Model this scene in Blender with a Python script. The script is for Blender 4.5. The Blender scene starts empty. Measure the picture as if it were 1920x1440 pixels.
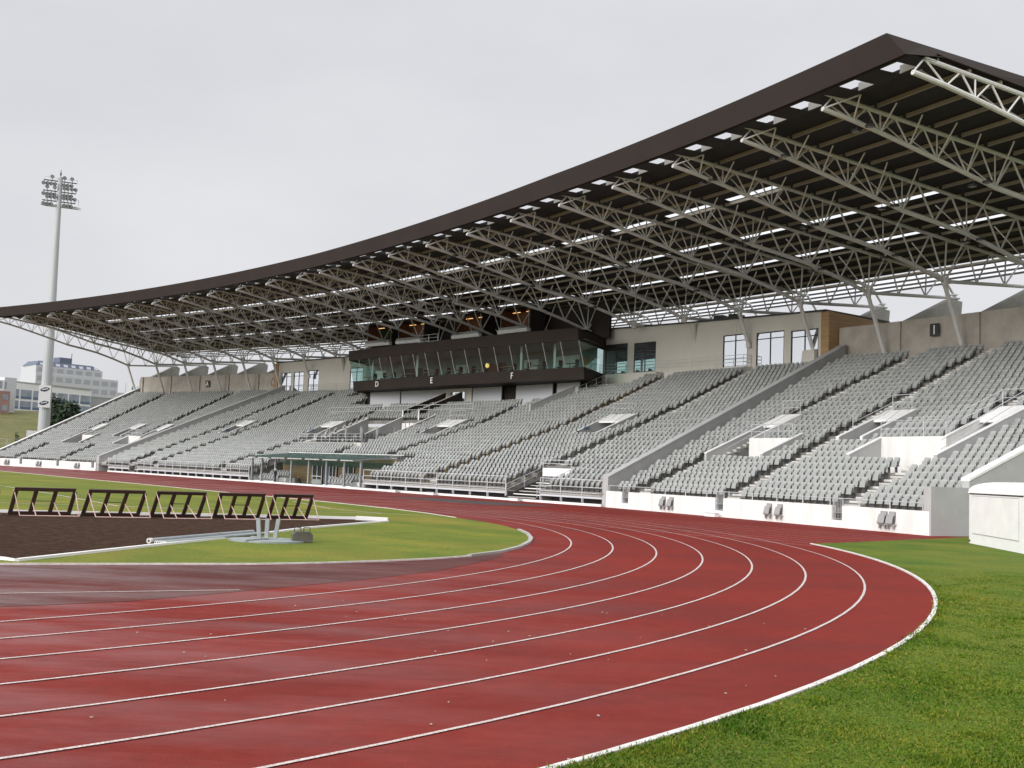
import bpy, bmesh, math, random
import numpy as np
from mathutils import Vector, Matrix
from mathutils.geometry import tessellate_polygon
random.seed(7); rng = np.random.default_rng(7)
R_ = math.radians
sc = bpy.context.scene
COL = sc.collection

# ------------------------------------------------------------------ camera
cam_d = bpy.data.cameras.new('camera'); cam = bpy.data.objects.new('camera', cam_d); COL.objects.link(cam)
sc.camera = cam
PITCH, ROLL, CAMH = 0.0813, 0.0398, 2.0979
cam_d.sensor_width = 36.0; cam_d.lens = 36.0 * 2000 / 1920; cam_d.clip_start = 0.1; cam_d.clip_end = 3000
_f = Vector((0, math.cos(PITCH), math.sin(PITCH))); _u0 = Vector((0, -math.sin(PITCH), math.cos(PITCH))); _r0 = Vector((1, 0, 0))
_c, _s = math.cos(ROLL), math.sin(ROLL)
_rt = _c * _r0 + _s * _u0; _up = -_s * _r0 + _c * _u0
_m = Matrix((( _rt.x, _up.x, -_f.x), (_rt.y, _up.y, -_f.y), (_rt.z, _up.z, -_f.z))).to_4x4()
_m.translation = Vector((0, 0, CAMH)); cam.matrix_world = _m

# ------------------------------------------------------------------ world, sun, exposure
SUN_EL, SUN_AZ = R_(21), R_(228)        # overcast: a soft broad sun from behind and left of the camera
w = bpy.data.worlds.new('World'); sc.world = w; w.use_nodes = True
nt = w.node_tree; nt.nodes.clear()
def wn(t, **k):
    n = nt.nodes.new(t)
    for a, b in k.items(): setattr(n, a, b)
    return n
sky = wn('ShaderNodeTexSky', sky_type='NISHITA', sun_disc=False, sun_elevation=SUN_EL, sun_rotation=SUN_AZ)
sky.air_density = 1.0; sky.dust_density = 3.0
hs = wn('ShaderNodeHueSaturation'); hs.inputs['Saturation'].default_value = 0.15
tc = wn('ShaderNodeTexCoord'); mp = wn('ShaderNodeMapping'); mp.inputs['Scale'].default_value = (1.2, 1.2, 3.0)
ns = wn('ShaderNodeTexNoise'); ns.inputs['Scale'].default_value = 1.6; ns.inputs['Detail'].default_value = 5; ns.inputs['Roughness'].default_value = .55
cr = wn('ShaderNodeValToRGB')
cr.color_ramp.elements[0].position = .3; cr.color_ramp.elements[0].color = (7.2, 7.28, 7.7, 1)
cr.color_ramp.elements[1].position = .72; cr.color_ramp.elements[1].color = (8.5, 8.52, 8.85, 1)
mx = wn('ShaderNodeMixRGB'); mx.inputs[0].default_value = .86
bg = wn('ShaderNodeBackground'); bg.inputs['Strength'].default_value = 0.1
out = wn('ShaderNodeOutputWorld')
L = nt.links.new
L(sky.outputs[0], hs.inputs['Color']); L(tc.outputs['Generated'], mp.inputs[0]); L(mp.outputs[0], ns.inputs['Vector'])
sx = wn('ShaderNodeSeparateXYZ'); L(tc.outputs['Generated'], sx.inputs[0])          # an overcast sky is brightest overhead
zr_ = wn('ShaderNodeMapRange'); zr_.interpolation_type = 'SMOOTHSTEP'; zr_.inputs['From Min'].default_value = .38; zr_.inputs['From Max'].default_value = .95; zr_.inputs['To Min'].default_value = 1.0; zr_.inputs['To Max'].default_value = 2.2; L(sx.outputs[2], zr_.inputs['Value'])
mz = wn('ShaderNodeMixRGB', blend_type='MULTIPLY'); mz.inputs[0].default_value = 1
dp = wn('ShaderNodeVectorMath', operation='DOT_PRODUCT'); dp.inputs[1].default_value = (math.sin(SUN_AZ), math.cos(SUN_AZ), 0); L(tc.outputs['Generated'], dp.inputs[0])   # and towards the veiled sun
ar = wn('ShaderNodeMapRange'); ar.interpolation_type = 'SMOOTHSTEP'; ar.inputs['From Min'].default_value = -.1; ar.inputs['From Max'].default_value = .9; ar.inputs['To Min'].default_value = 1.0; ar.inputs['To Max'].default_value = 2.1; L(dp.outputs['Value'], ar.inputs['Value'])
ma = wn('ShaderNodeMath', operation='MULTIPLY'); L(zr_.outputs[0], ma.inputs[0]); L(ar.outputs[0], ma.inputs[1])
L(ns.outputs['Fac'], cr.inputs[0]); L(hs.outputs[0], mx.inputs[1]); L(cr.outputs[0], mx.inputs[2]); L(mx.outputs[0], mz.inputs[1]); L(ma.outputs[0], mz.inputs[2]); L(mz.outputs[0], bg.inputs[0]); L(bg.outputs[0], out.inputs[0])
sd = bpy.data.lights.new('sun', 'SUN'); sd.energy = 1.5; sd.angle = R_(24); sd.color = (1, .97, .92)
so = bpy.data.objects.new('sun', sd); COL.objects.link(so)
_d = Vector((math.sin(SUN_AZ) * math.cos(SUN_EL), math.cos(SUN_AZ) * math.cos(SUN_EL), math.sin(SUN_EL)))
so.rotation_euler = _d.to_track_quat('Z', 'Y').to_euler(); so.location = (-40, -60, 80)
sc.view_settings.view_transform = 'Standard'; sc.view_settings.look = 'None'; sc.view_settings.exposure = 0.0; sc.view_settings.gamma = 1
try: sc.cycles.max_bounces = 6; sc.cycles.transparent_max_bounces = 12
except Exception: pass

# ------------------------------------------------------------------ materials
def mat(name, col, rough=.7, var=.12, scale=3.0, metal=0.0, bump=0.0, bscale=None, col2=None, spec=None, island=0.0, stretch=None, detail=6):
    m = bpy.data.materials.new(name); m.use_nodes = True; t = m.node_tree; b = t.nodes['Principled BSDF']
    N = t.nodes.new; K = t.links.new
    tcn = N('ShaderNodeTexCoord'); vec = tcn.outputs['Object']
    if stretch:
        mpp = N('ShaderNodeMapping'); mpp.inputs['Scale'].default_value = stretch; K(vec, mpp.inputs[0]); vec = mpp.outputs[0]
    nz = N('ShaderNodeTexNoise'); nz.inputs['Scale'].default_value = scale; nz.inputs['Detail'].default_value = detail; nz.inputs['Roughness'].default_value = .6
    K(vec, nz.inputs['Vector'])
    rp = N('ShaderNodeValToRGB'); rp.color_ramp.elements[0].position = .32; rp.color_ramp.elements[1].position = .68
    c2 = col2 if col2 else tuple(min(1, x * (1 + var)) for x in col); c1 = col if col2 else tuple(x * (1 - var) for x in col)
    rp.color_ramp.elements[0].color = (*c1, 1); rp.color_ramp.elements[1].color = (*c2, 1)
    K(nz.outputs['Fac'], rp.inputs[0]); cout = rp.outputs[0]
    if island:
        g = N('ShaderNodeNewGeometry'); mr = N('ShaderNodeMapRange'); mr.inputs['To Min'].default_value = 1 - island; mr.inputs['To Max'].default_value = 1 + island * .6
        K(g.outputs['Random Per Island'], mr.inputs['Value'])
        mm = N('ShaderNodeMixRGB'); mm.blend_type = 'MULTIPLY'; mm.inputs[0].default_value = 1; K(cout, mm.inputs[1]); K(mr.outputs[0], mm.inputs[2]); cout = mm.outputs[0]
    K(cout, b.inputs['Base Color']); b.inputs['Roughness'].default_value = rough; b.inputs['Metallic'].default_value = metal
    if spec is not None: b.inputs['Specular IOR Level'].default_value = spec
    if bump:
        n2 = N('ShaderNodeTexNoise'); n2.inputs['Scale'].default_value = bscale or scale * 8; n2.inputs['Detail'].default_value = 4; K(vec, n2.inputs['Vector'])
        bp = N('ShaderNodeBump'); bp.inputs['Strength'].default_value = bump; K(n2.outputs['Fac'], bp.inputs['Height']); K(bp.outputs[0], b.inputs['Normal'])
    return m
def emis(name, col, s):
    m = bpy.data.materials.new(name); m.use_nodes = True; b = m.node_tree.nodes['Principled BSDF']
    b.inputs['Base Color'].default_value = (*col, 1); b.inputs['Emission Color'].default_value = (*col, 1); b.inputs['Emission Strength'].default_value = s
    return m
def glassy(name, tint, refl, transp=True, rough=.03):
    m = bpy.data.materials.new(name); m.use_nodes = True; t = m.node_tree; t.nodes.clear(); N = t.nodes.new; K = t.links.new
    o = N('ShaderNodeOutputMaterial'); g = N('ShaderNodeBsdfGlossy'); g.inputs['Roughness'].default_value = rough; g.inputs['Color'].default_value = (.9, .93, .95, 1)
    a = N('ShaderNodeBsdfTransparent' if transp else 'ShaderNodeBsdfDiffuse'); a.inputs['Color'].default_value = (*tint, 1)
    mxx = N('ShaderNodeMixShader'); lw = N('ShaderNodeLayerWeight'); lw.inputs['Blend'].default_value = .5
    pw = N('ShaderNodeMath'); pw.operation = 'POWER'; pw.inputs[1].default_value = 4.0; K(lw.outputs['Facing'], pw.inputs[0])
    ad = N('ShaderNodeMath'); ad.operation = 'MULTIPLY_ADD'; ad.use_clamp = True; ad.inputs[1].default_value = .7; ad.inputs[2].default_value = refl; K(pw.outputs[0], ad.inputs[0])
    K(ad.outputs[0], mxx.inputs[0]); K(a.outputs[0], mxx.inputs[1]); K(g.outputs[0], mxx.inputs[2]); K(mxx.outputs[0], o.inputs[0])
    return m
def translucent(name, col):
    m = bpy.data.materials.new(name); m.use_nodes = True; t = m.node_tree; t.nodes.clear(); N = t.nodes.new; K = t.links.new
    o = N('ShaderNodeOutputMaterial'); a = N('ShaderNodeBsdfTranslucent'); a.inputs['Color'].default_value = (*col, 1)
    b = N('ShaderNodeBsdfTransparent'); b.inputs['Color'].default_value = (.95, .96, .97, 1); x = N('ShaderNodeMixShader'); x.inputs[0].default_value = .55
    K(a.outputs[0], x.inputs[1]); K(b.outputs[0], x.inputs[2]); K(x.outputs[0], o.inputs[0]); return m

M = dict(
 oldwhite=mat('weathered_white_paint', (.50, .48, .44), .7, .1, 6, col2=(.72, .70, .66), bump=.1),
 white=mat('white_paint', (.80, .79, .77), .55, .05, 1.5, bump=.03),
 whitewall=mat('white_render', (.66, .64, .60), .75, .05, 1.6, col2=(.80, .785, .76), bump=.05, bscale=20, stretch=(1, 1, .18), detail=9),
 conc=mat('pale_concrete', (.34, .33, .30), .85, .18, .7, bump=.12, bscale=14),
 concd=mat('stained_concrete', (.34, .305, .26), .88, .1, .6, col2=(.47, .435, .38), bump=.12, bscale=10),
 tread=mat('terrace_concrete', (.20, .19, .175), .9, .2, 1.2),
 greywall=mat('grey_painted_concrete', (.40, .40, .39), .8, .07, 1.0, bump=.05),
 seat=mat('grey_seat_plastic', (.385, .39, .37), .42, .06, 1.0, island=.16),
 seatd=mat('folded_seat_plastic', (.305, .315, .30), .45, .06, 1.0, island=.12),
 step=mat('pale_step_nosing', (.56, .545, .51), .8, .15, 2), asphalt=mat('dark_patch', (.055, .046, .045), .7, .2, 2, bump=.2),
 wseat=mat('weathered_dark_seat', (.24, .235, .23), .5, .1, 2), wseat2=mat('weathered_mid_seat', (.30, .30, .295), .5, .1, 2),
 mustard=mat('mustard_seat_edge', (.30, .20, .07), .6, .15, 2),
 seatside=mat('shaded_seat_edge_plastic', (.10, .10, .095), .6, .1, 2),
 seaty=mat('yellowed_seat_plastic', (.44, .38, .235), .5, .15, 1.0, island=.2),
 dark=mat('dark_steel', (.035, .033, .032), .6, .15, 4),
 steel=mat('galvanised_steel', (.45, .47, .48), .42, .1, 5, metal=.55),
 railm=mat('rail_steel', (.52, .535, .545), .45, .08, 5, metal=.2),
 trussm=mat('truss_paint', (.62, .61, .59), .5, .06, 2),
 purlin=mat('purlin_paint', (.33, .30, .25), .6, .08, 2),
 deck=mat('dark_roof_deck', (.016, .014, .0135), .75, .2, 2, bump=.3, bscale=6, stretch=(1, 1, 1)),
 fascia=mat('brown_fascia', (.028, .0205, .0175), .75, .08, .4, spec=.08),
 fasciae=mat('brown_box_cladding', (.034, .026, .022), .65, .1, .5, spec=.15),
 skyl=translucent('translucent_sheet', (.85, .86, .86)),
 pav=mat('beige_cladding', (.58, .555, .49), .75, .04, .6, bump=.04),
 wood=mat('golden_timber', (.35, .215, .095), .6, .2, 1.2, stretch=(.4, .4, 6)),
 brickw=mat('russet_board', (.22, .095, .05), .7, .3, 4),
 glass=glassy('office_glass', (.66, .82, .78), .05),
 winglass=glassy('mirror_window', (.10, .11, .12), .46, False),
 canopyg=None,
 cityglass=mat('city_window_glass', (.25, .28, .33), .25, .2, .5),
 red=None, blue=mat('blue_door', (.03, .06, .13), .5), navy=mat('navy_cloth', (.015, .017, .03), .9), skin=mat('skin', (.5, .32, .24), .6), hair=mat('white_hair', (.7, .68, .64), .8), hairk=mat('black_hair', (.02, .018, .016), .8),
 slat=mat('timber_slats', (.25, .185, .11), .65, .35, 1.0, stretch=(.15, .15, 14)),
 lamp=emis('warm_lamp', (1, .55, .22), 1.3), lampw=emis('warm_globe', (1, .62, .2), .9),
 brown=mat('dark_brown_timber', (.055, .028, .020), .55, .25, 5),
 pink=mat('pale_red_tube', (.50, .33, .28), .5, .15, 4),
 cityw=mat('pale_office_render', (.50, .51, .53), .8, .05, .05), cityg=mat('grey_annex', (.33, .34, .345), .85, .08, .08), cityr=mat('hazed_red_brick', (.30, .18, .15), .85, .15, .3), citywh=mat('white_office_panel', (.72, .72, .71), .7, .04, .05), citynavy=mat('slate_blue_roof', (.10, .12, .17), .6, .1, .1),  # brick red is muted so its colour carries the distance haze
 mast=mat('mast_grey_green', (.41, .435, .43), .5, .08, .25, stretch=(1, 1, .15)),
 inner=mat('interior_wall', (.27, .31, .29), .8, .1, .5), letterd=mat('sign_black', (.02, .02, .022), .5), letterw=mat('sign_white', (.85, .85, .83), .5), lettersil=mat('sign_silver', (.62, .62, .58), .35, metal=.3), logob=mat('sign_blue', (.04, .12, .30), .5), logod=mat('emblem_navy', (.03, .04, .07), .5),
 slateb=mat('dull_blue_panel', (.10, .15, .23), .6), officew=mat('pale_window', (.34, .355, .38), .4), gate=mat('gate_grey', (.42, .43, .43), .6), lens=mat('lamp_lens', (.22, .24, .25), .2, .1, 8),
 leafm=mat('shrub_leaf', (.045, .075, .022), .8, .4, 1.5, island=.35), leafd=mat('dark_tree_leaf', (.022, .040, .016), .85, .4, 1.2, island=.4), bark=mat('bark', (.09, .065, .045), .9, .2, 5),
 winch=mat('olive_machine', (.085, .075, .058), .6, .25, 6), zinc=mat('dull_zinc', (.30, .33, .33), .5, .15, 4, metal=.3),
)

def green_glass():
    m = bpy.data.materials.new('green_canopy_glass'); m.use_nodes = True; t = m.node_tree; t.nodes.clear(); N = t.nodes.new; K = t.links.new
    o = N('ShaderNodeOutputMaterial'); a = N('ShaderNodeBsdfTransparent'); a.inputs['Color'].default_value = (.62, .78, .74, 1); b = N('ShaderNodeBsdfPrincipled'); b.inputs['Base Color'].default_value = (.10, .17, .155, 1); b.inputs['Roughness'].default_value = .25
    x = N('ShaderNodeMixShader'); x.inputs[0].default_value = .45; K(a.outputs[0], x.inputs[1]); K(b.outputs[0], x.inputs[2]); K(x.outputs[0], o.inputs[0]); return m
M['canopyg'] = green_glass()

# ------------------------------------------------------------------ mesh builder
class MB:
    def __init__(s): s.v = []; s.f = []; s.mi = []; s.mats = []
    def mi_of(s, m):
        if m not in s.mats: s.mats.append(m)
        return s.mats.index(m)
    def add(s, vs, fs, m):
        o = len(s.v); k = s.mi_of(m); s.v += [tuple(map(float, p)) for p in vs]
        for f in fs: s.f.append(tuple(o + i for i in f)); s.mi.append(k)
        return s
    def quad(s, a, b, c, d, m): return s.add([a, b, c, d], [(0, 1, 2, 3)], m)
    def hexa(s, p, m):       # p: 4 bottom then 4 top, same order
        return s.add(p, [(3, 2, 1, 0), (4, 5, 6, 7), (0, 1, 5, 4), (1, 2, 6, 5), (2, 3, 7, 6), (3, 0, 4, 7)], m)
    def box(s, c, sz, m, rot=0.0):
        x, y, z = sz[0] / 2, sz[1] / 2, sz[2] / 2; ca, sa = math.cos(rot), math.sin(rot)
        pts = [(-x, -y, -z), (x, -y, -z), (x, y, -z), (-x, y, -z), (-x, -y, z), (x, -y, z), (x, y, z), (-x, y, z)]
        return s.hexa([(c[0] + a * ca - b * sa, c[1] + a * sa + b * ca, c[2] + d) for a, b, d in pts], m)
    def tube(s, p, q, r, m, n=6, r2=None):
        p, q = Vector(p), Vector(q); d = q - p
        if d.length < 1e-6: return s
        d.normalize(); a = d.orthogonal().normalized(); b = d.cross(a); r2 = r if r2 is None else r2
        vs = [p + (a * math.cos(2 * math.pi * k / n) + b * math.sin(2 * math.pi * k / n)) * r for k in range(n)] + [q + (a * math.cos(2 * math.pi * k / n) + b * math.sin(2 * math.pi * k / n)) * r2 for k in range(n)]
        return s.add(vs, [(k, (k + 1) % n, n + (k + 1) % n, n + k) for k in range(n)] + [tuple(range(n))[::-1], tuple(range(n, 2 * n))], m)
    def path(s, pts, r, m, n=6):
        for a, b in zip(pts[:-1], pts[1:]): s.tube(a, b, r, m, n)
        return s
    def poly(s, pts, m):     # flat concave polygon, xyz list
        tri = tessellate_polygon([[Vector(p) for p in pts]])
        fs = []
        for t in tri:
            a, b, c = (Vector(pts[i]) for i in t)
            fs.append(tuple(t) if (b - a).cross(c - a).z >= 0 else tuple(t[::-1]))
        return s.add(pts, fs, m)
    def build(s, name, parent=None, loc=None, smooth=False):
        me = bpy.data.meshes.new(name); v = np.array(s.v, float).reshape(-1, 3)
        if parent is not None: base = root_loc(parent); inv = None
        else:
            base = np.array(loc, float) if loc is not None else np.array([(v[:, 0].min() + v[:, 0].max()) / 2, (v[:, 1].min() + v[:, 1].max()) / 2, v[:, 2].min()])
        me.from_pydata((v - base).tolist(), [], s.f)
        for m in s.mats: me.materials.append(m)
        me.polygons.foreach_set('material_index', s.mi)
        if smooth: me.polygons.foreach_set('use_smooth', [True] * len(s.f))
        me.update(); o = bpy.data.objects.new(name, me); COL.objects.link(o)
        if parent is not None: o.parent = parent
        else: o.location = base
        return o
def root_loc(o):
    while o.parent is not None: o = o.parent
    return np.array(o.location, float)
def tag(o, label=None, cat=None, group=None, kind=None):
    if label: o['label'] = label
    if cat: o['category'] = cat
    if group: o['group'] = group
    if kind: o['kind'] = kind
    return o
def thing(name, label, cat, loc=(0, 0, 0), group=None):
    o = bpy.data.objects.new(name, None); COL.objects.link(o); o.location = loc; o.empty_display_size = .3
    return tag(o, label, cat, group)
def copy_tree(o, parent=None):
    c = o.copy(); COL.objects.link(c)
    if parent is not None: c.parent = parent
    for ch in list(o.children): copy_tree(ch, c)
    return c
def structure(mb, name): return tag(mb.build(name), kind='structure')
def text_mb(mb, body, origin, right, up, h, m, depth=.03, align='CENTER'):
    cu = bpy.data.curves.new('txt', 'FONT'); cu.body = body; cu.size = h; cu.align_x = align; cu.extrude = depth / 2; cu.resolution_u = 2
    o = bpy.data.objects.new('txt', cu); COL.objects.link(o)
    dg = bpy.context.evaluated_depsgraph_get(); me = bpy.data.meshes.new_from_object(o.evaluated_get(dg))
    rt, u = Vector(right).normalized(), Vector(up).normalized(); n = rt.cross(u); og = Vector(origin)
    vs = [og + rt * v.co.x + u * v.co.y + n * v.co.z for v in me.vertices]
    mb.add(vs, [tuple(p.vertices) for p in me.polygons], m)
    bpy.data.objects.remove(o); bpy.data.meshes.remove(me); bpy.data.curves.remove(cu)

# ------------------------------------------------------------------ stadium geometry: polar frame of the curved stand
CX, CY, RAD = -217.269, -64.759, 260.712
A0, STEP = R_(64.4646), R_(-1.386165)
def sc_i(i): return 1 - .0045 * (i - 3)
def P(i, r, z):
    a = A0 + STEP * i; rr = RAD + r * sc_i(i)
    return (CX + rr * math.sin(a), CY + rr * math.cos(a), z)
def tr_i(k): return .06 if k == 0 else float(k) if k <= 11 else k - .3012
NTR = 24
LEFT, RIGHT = 22.62, -0.12
I1, I2 = 4.0, 18.35          # dividers: ends of the straight central front
J1, J2 = np.array(P(3.95, 0, 0)[:2]), np.array(P(18.4, 0, 0)[:2])
EV = (J2 - J1) / np.linalg.norm(J2 - J1); NV = np.array([-EV[1], EV[0]]); NV = -NV if NV[0] < 0 else NV
def Q(t, d, z): p = J1 + EV * t + NV * d; return (p[0], p[1], z)       # along the straight front, d metres behind it
_half = abs(STEP) * (18.4 - 3.95) / 2; _mid = (18.4 + 3.95) / 2
def chord(i):                                                          # r of the straight front at index i
    if i <= 3.95 or i >= 18.4: return 0.0
    return (RAD * math.cos(_half) / math.cos(STEP * (i - _mid)) - RAD) / sc_i(i)
ROWD, RISE, Z0 = .87, .37, .93
def rs(k, i):                                                          # r of seat backs of row k
    a = .95 + ROWD * k
    return a + chord(i) * max(0, 1 - k / 14)
def zr(k): return Z0 + RISE * k

# ------------------------------------------------------------------ ground surfaces
def ground_mat(name, build):
    m = bpy.data.materials.new(name); m.use_nodes = True; t = m.node_tree; b = t.nodes['Principled BSDF']; build(t, t.nodes.new, t.links.new, b); return m
def ramp(N, els):
    r = N('ShaderNodeValToRGB')
    while len(r.color_ramp.elements) < len(els): r.color_ramp.elements.new(.5)
    for e, (p, c) in zip(r.color_ramp.elements, els): e.position = p; e.color = (*c, 1)
    return r
def noise(N, K, vec, s, d=6, ro=.6):
    n = N('ShaderNodeTexNoise'); n.inputs['Scale'].default_value = s; n.inputs['Detail'].default_value = d; n.inputs['Roughness'].default_value = ro; K(vec, n.inputs['Vector']); return n.outputs['Fac']
def mixc(N, K, fac, a, b, bt='MIX'):
    x = N('ShaderNodeMixRGB'); x.blend_type = bt
    for k, v in ((0, fac), (1, a), (2, b)):
        if isinstance(v, (int, float)): x.inputs[k].default_value = v
        elif isinstance(v, tuple): x.inputs[k].default_value = (*v, 1)
        else: K(v, x.inputs[k])
    return x.outputs[0]
def m_track(dark):
    def f(t, N, K, b):
        g = N('ShaderNodeNewGeometry').outputs['Position']
        big = ramp(N, [(.38, (0, 0, 0)), (.62, (1, 1, 1))]); K(noise(N, K, g, .22, 5, .6), big.inputs[0])
        c = mixc(N, K, big.outputs[0], (.168, .0215, .016) if not dark else (.092, .028, .023), (.205, .025, .018) if not dark else (.122, .034, .028))
        mpn = N('ShaderNodeMapping'); mpn.inputs['Scale'].default_value = (.5, 1.6, 1); mpn.inputs['Rotation'].default_value = (0, 0, .5); K(g, mpn.inputs[0])
        st = ramp(N, [(.46, (0, 0, 0)), (.72, (.8, .8, .8))]); K(noise(N, K, mpn.outputs[0], .35, 6, .65), st.inputs[0])
        c = mixc(N, K, st.outputs[0], c, (.130, .026, .022) if not dark else (.068, .026, .023))
        mid = ramp(N, [(.35, (.90, .90, .90)), (.65, (1.08, 1.08, 1.08))]); K(noise(N, K, g, 4, 6, .7), mid.inputs[0]); c = mixc(N, K, 1.0, c, mid.outputs[0], 'MULTIPLY')
        fine = ramp(N, [(.32, (.55, .55, .55)), (.68, (1.4, 1.4, 1.4))]); K(noise(N, K, g, 75, 4, .8), fine.inputs[0])
        c = mixc(N, K, 1.0, c, fine.outputs[0], 'MULTIPLY'); K(c, b.inputs['Base Color'])
        # standing damp: glossier towards the low inside of the bend
        xs = N('ShaderNodeSeparateXYZ'); K(g, xs.inputs[0]); wm = N('ShaderNodeMapRange'); wm.inputs['From Min'].default_value = 3; wm.inputs['From Max'].default_value = -7; K(xs.outputs[0], wm.inputs['Value'])
        wr = ramp(N, [(.40, (0, 0, 0)), (.60, (1, 1, 1))]); K(noise(N, K, mpn.outputs[0], .42, 6, .65), wr.inputs[0])
        wet = N('ShaderNodeMath'); wet.operation = 'MULTIPLY'; K(wm.outputs[0], wet.inputs[0]); K(wr.outputs[0], wet.inputs[1])
        rr = N('ShaderNodeMapRange'); rr.inputs['To Min'].default_value = .72; rr.inputs['To Max'].default_value = .34; K(wet.outputs[0], rr.inputs['Value']); K(rr.outputs[0], b.inputs['Roughness'])
        sp = N('ShaderNodeMapRange'); sp.inputs['To Min'].default_value = .07; sp.inputs['To Max'].default_value = .5; K(wet.outputs[0], sp.inputs['Value']); K(sp.outputs[0], b.inputs['Specular IOR Level'])
        bp = N('ShaderNodeBump'); bp.inputs['Strength'].default_value = .3; bp.inputs['Distance'].default_value = .01; K(noise(N, K, g, 110, 3), bp.inputs['Height']); K(bp.outputs[0], b.inputs['Normal'])
    return f
def m_grass(c1, c2, c3, stripes=False):
    def f(t, N, K, b):
        g = N('ShaderNodeNewGeometry').outputs['Position']
        a = ramp(N, [(.35, c1), (.65, c2)]); K(noise(N, K, g, .45, 8, .65), a.inputs[0])
        p = ramp(N, [(.5, (0, 0, 0)), (.72, (1, 1, 1))]); K(noise(N, K, g, .16, 5, .55), p.inputs[0])
        c = mixc(N, K, p.outputs[0], a.outputs[0], c3)
        if stripes:
            mpn = N('ShaderNodeMapping'); mpn.inputs['Rotation'].default_value = (0, 0, -.72); K(g, mpn.inputs[0])
            wv = N('ShaderNodeTexWave'); wv.inputs['Scale'].default_value = .065; wv.inputs['Distortion'].default_value = .6; K(mpn.outputs[0], wv.inputs['Vector'])
            sr = ramp(N, [(.4, (.94, .95, .94)), (.6, (1.05, 1.04, 1.04))]); K(wv.outputs['Fac'], sr.inputs[0]); c = mixc(N, K, 1.0, c, sr.outputs[0], 'MULTIPLY')
        fi = ramp(N, [(.3, (.55, .6, .6)), (.7, (1.4, 1.36, 1.3))]); K(noise(N, K, g, 9, 9, .8), fi.inputs[0])
        c = mixc(N, K, 1.0, c, fi.outputs[0], 'MULTIPLY'); K(c, b.inputs['Base Color'])
        b.inputs['Roughness'].default_value = .85; b.inputs['Specular IOR Level'].default_value = .2
        bp = N('ShaderNodeBump'); bp.inputs['Strength'].default_value = .6; bp.inputs['Distance'].default_value = .04; K(noise(N, K, g, 22, 5, .7), bp.inputs['Height']); K(bp.outputs[0], b.inputs['Normal'])
    return f
def m_soil(t, N, K, b):
    g = N('ShaderNodeNewGeometry').outputs['Position']
    a = ramp(N, [(.36, (.030, .019, .014)), (.64, (.098, .064, .048))]); K(noise(N, K, g, 3.2, 9, .85), a.inputs[0])
    sp = ramp(N, [(.62, (0, 0, 0)), (.72, (1, 1, 1))]); K(noise(N, K, g, 26, 4, .7), sp.inputs[0])
    c = mixc(N, K, sp.outputs[0], a.outputs[0], (.12, .085, .066)); K(c, b.inputs['Base Color']); b.inputs['Roughness'].default_value = 1; b.inputs['Specular IOR Level'].default_value = 0
    bp = N('ShaderNodeBump'); bp.inputs['Strength'].default_value = 1; bp.inputs['Distance'].default_value = .06; K(noise(N, K, g, 9, 6, .8), bp.inputs['Height']); K(bp.outputs[0], b.inputs['Normal'])
def m_line(t, N, K, b):
    g = N('ShaderNodeNewGeometry').outputs['Position']
    a = ramp(N, [(.42, (.26, .13, .11)), (.53, (.64, .59, .55))]); K(noise(N, K, g, 60, 6, .85), a.inputs[0]); K(a.outputs[0], b.inputs['Base Color']); b.inputs['Roughness'].default_value = .6
M['track'] = ground_mat('red_running_surface', m_track(False)); M['apron'] = ground_mat('wet_dark_apron', m_track(True))
M['grass'] = ground_mat('infield_grass', m_grass((.095, .140, .014), (.165, .175, .018), (.215, .180, .028), True))
M['grass2'] = ground_mat('foreground_grass', m_grass((.060, .112, .009), (.115, .155, .012), (.165, .160, .022)))
M['hill'] = ground_mat('hillside_grass', m_grass((.10, .105, .035), (.16, .15, .06), (.085, .095, .03)))
M['soil'] = ground_mat('dark_gravel', m_soil); M['line'] = ground_mat('worn_line_paint', m_line)
def sheet(name, pts, z, m, kind='structure'):
    mb = MB(); mb.poly([(x, y, z) for x, y in pts], m); o = mb.build(name)
    if kind: tag(o, kind=kind)
    return o
mb = MB(); mb.quad((-900, -300, -.06), (500, -300, -.06), (500, 900, -.06), (-900, 900, -.06), M['hill']); structure(mb, 'ground')
wl = [P(i, .35, 0)[:2] for i in (22.62, 21, 19.5, 18.4)]; wr = [P(i, .35, 0)[:2] for i in (3.9, 2.6, 1.2, -.12)]
sheet('running_track', [tuple(Q(88.8, .8, 0)[:2])] + [tuple(Q(0, .8, 0)[:2])] + wr + [(26, 48), (26, -9), (-40, -9), (-85, 40), (-135, 150)] + wl, 0, M['track'])
INF = [(-60, -4), (-30, 8.5), (-13.4, 17.9), (-9.3, 19.9), (-7.27, 20.83), (-5.04, 21.85), (-3.8, 22.7), (-2.66, 23.72), (-1.7, 24.75), (-0.86, 25.96), (-0.1, 27.67), (0.4, 29.66), (0.69, 31.8), (0.79, 33.59), (0.72, 36.05), (0.45, 38.3), (0.0, 40.57), (-0.75, 42.9), (-2.17, 46.0), (-3.7, 49.3), (-5.82, 53.0), (-10.11, 58.9), (-18.51, 69.2), (-28.41, 81.5), (-41.84, 97.6), (-52.12, 110), (-75, 138), (-130, 120)]
sheet('infield_grass', INF, .012, M['grass'])
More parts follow.
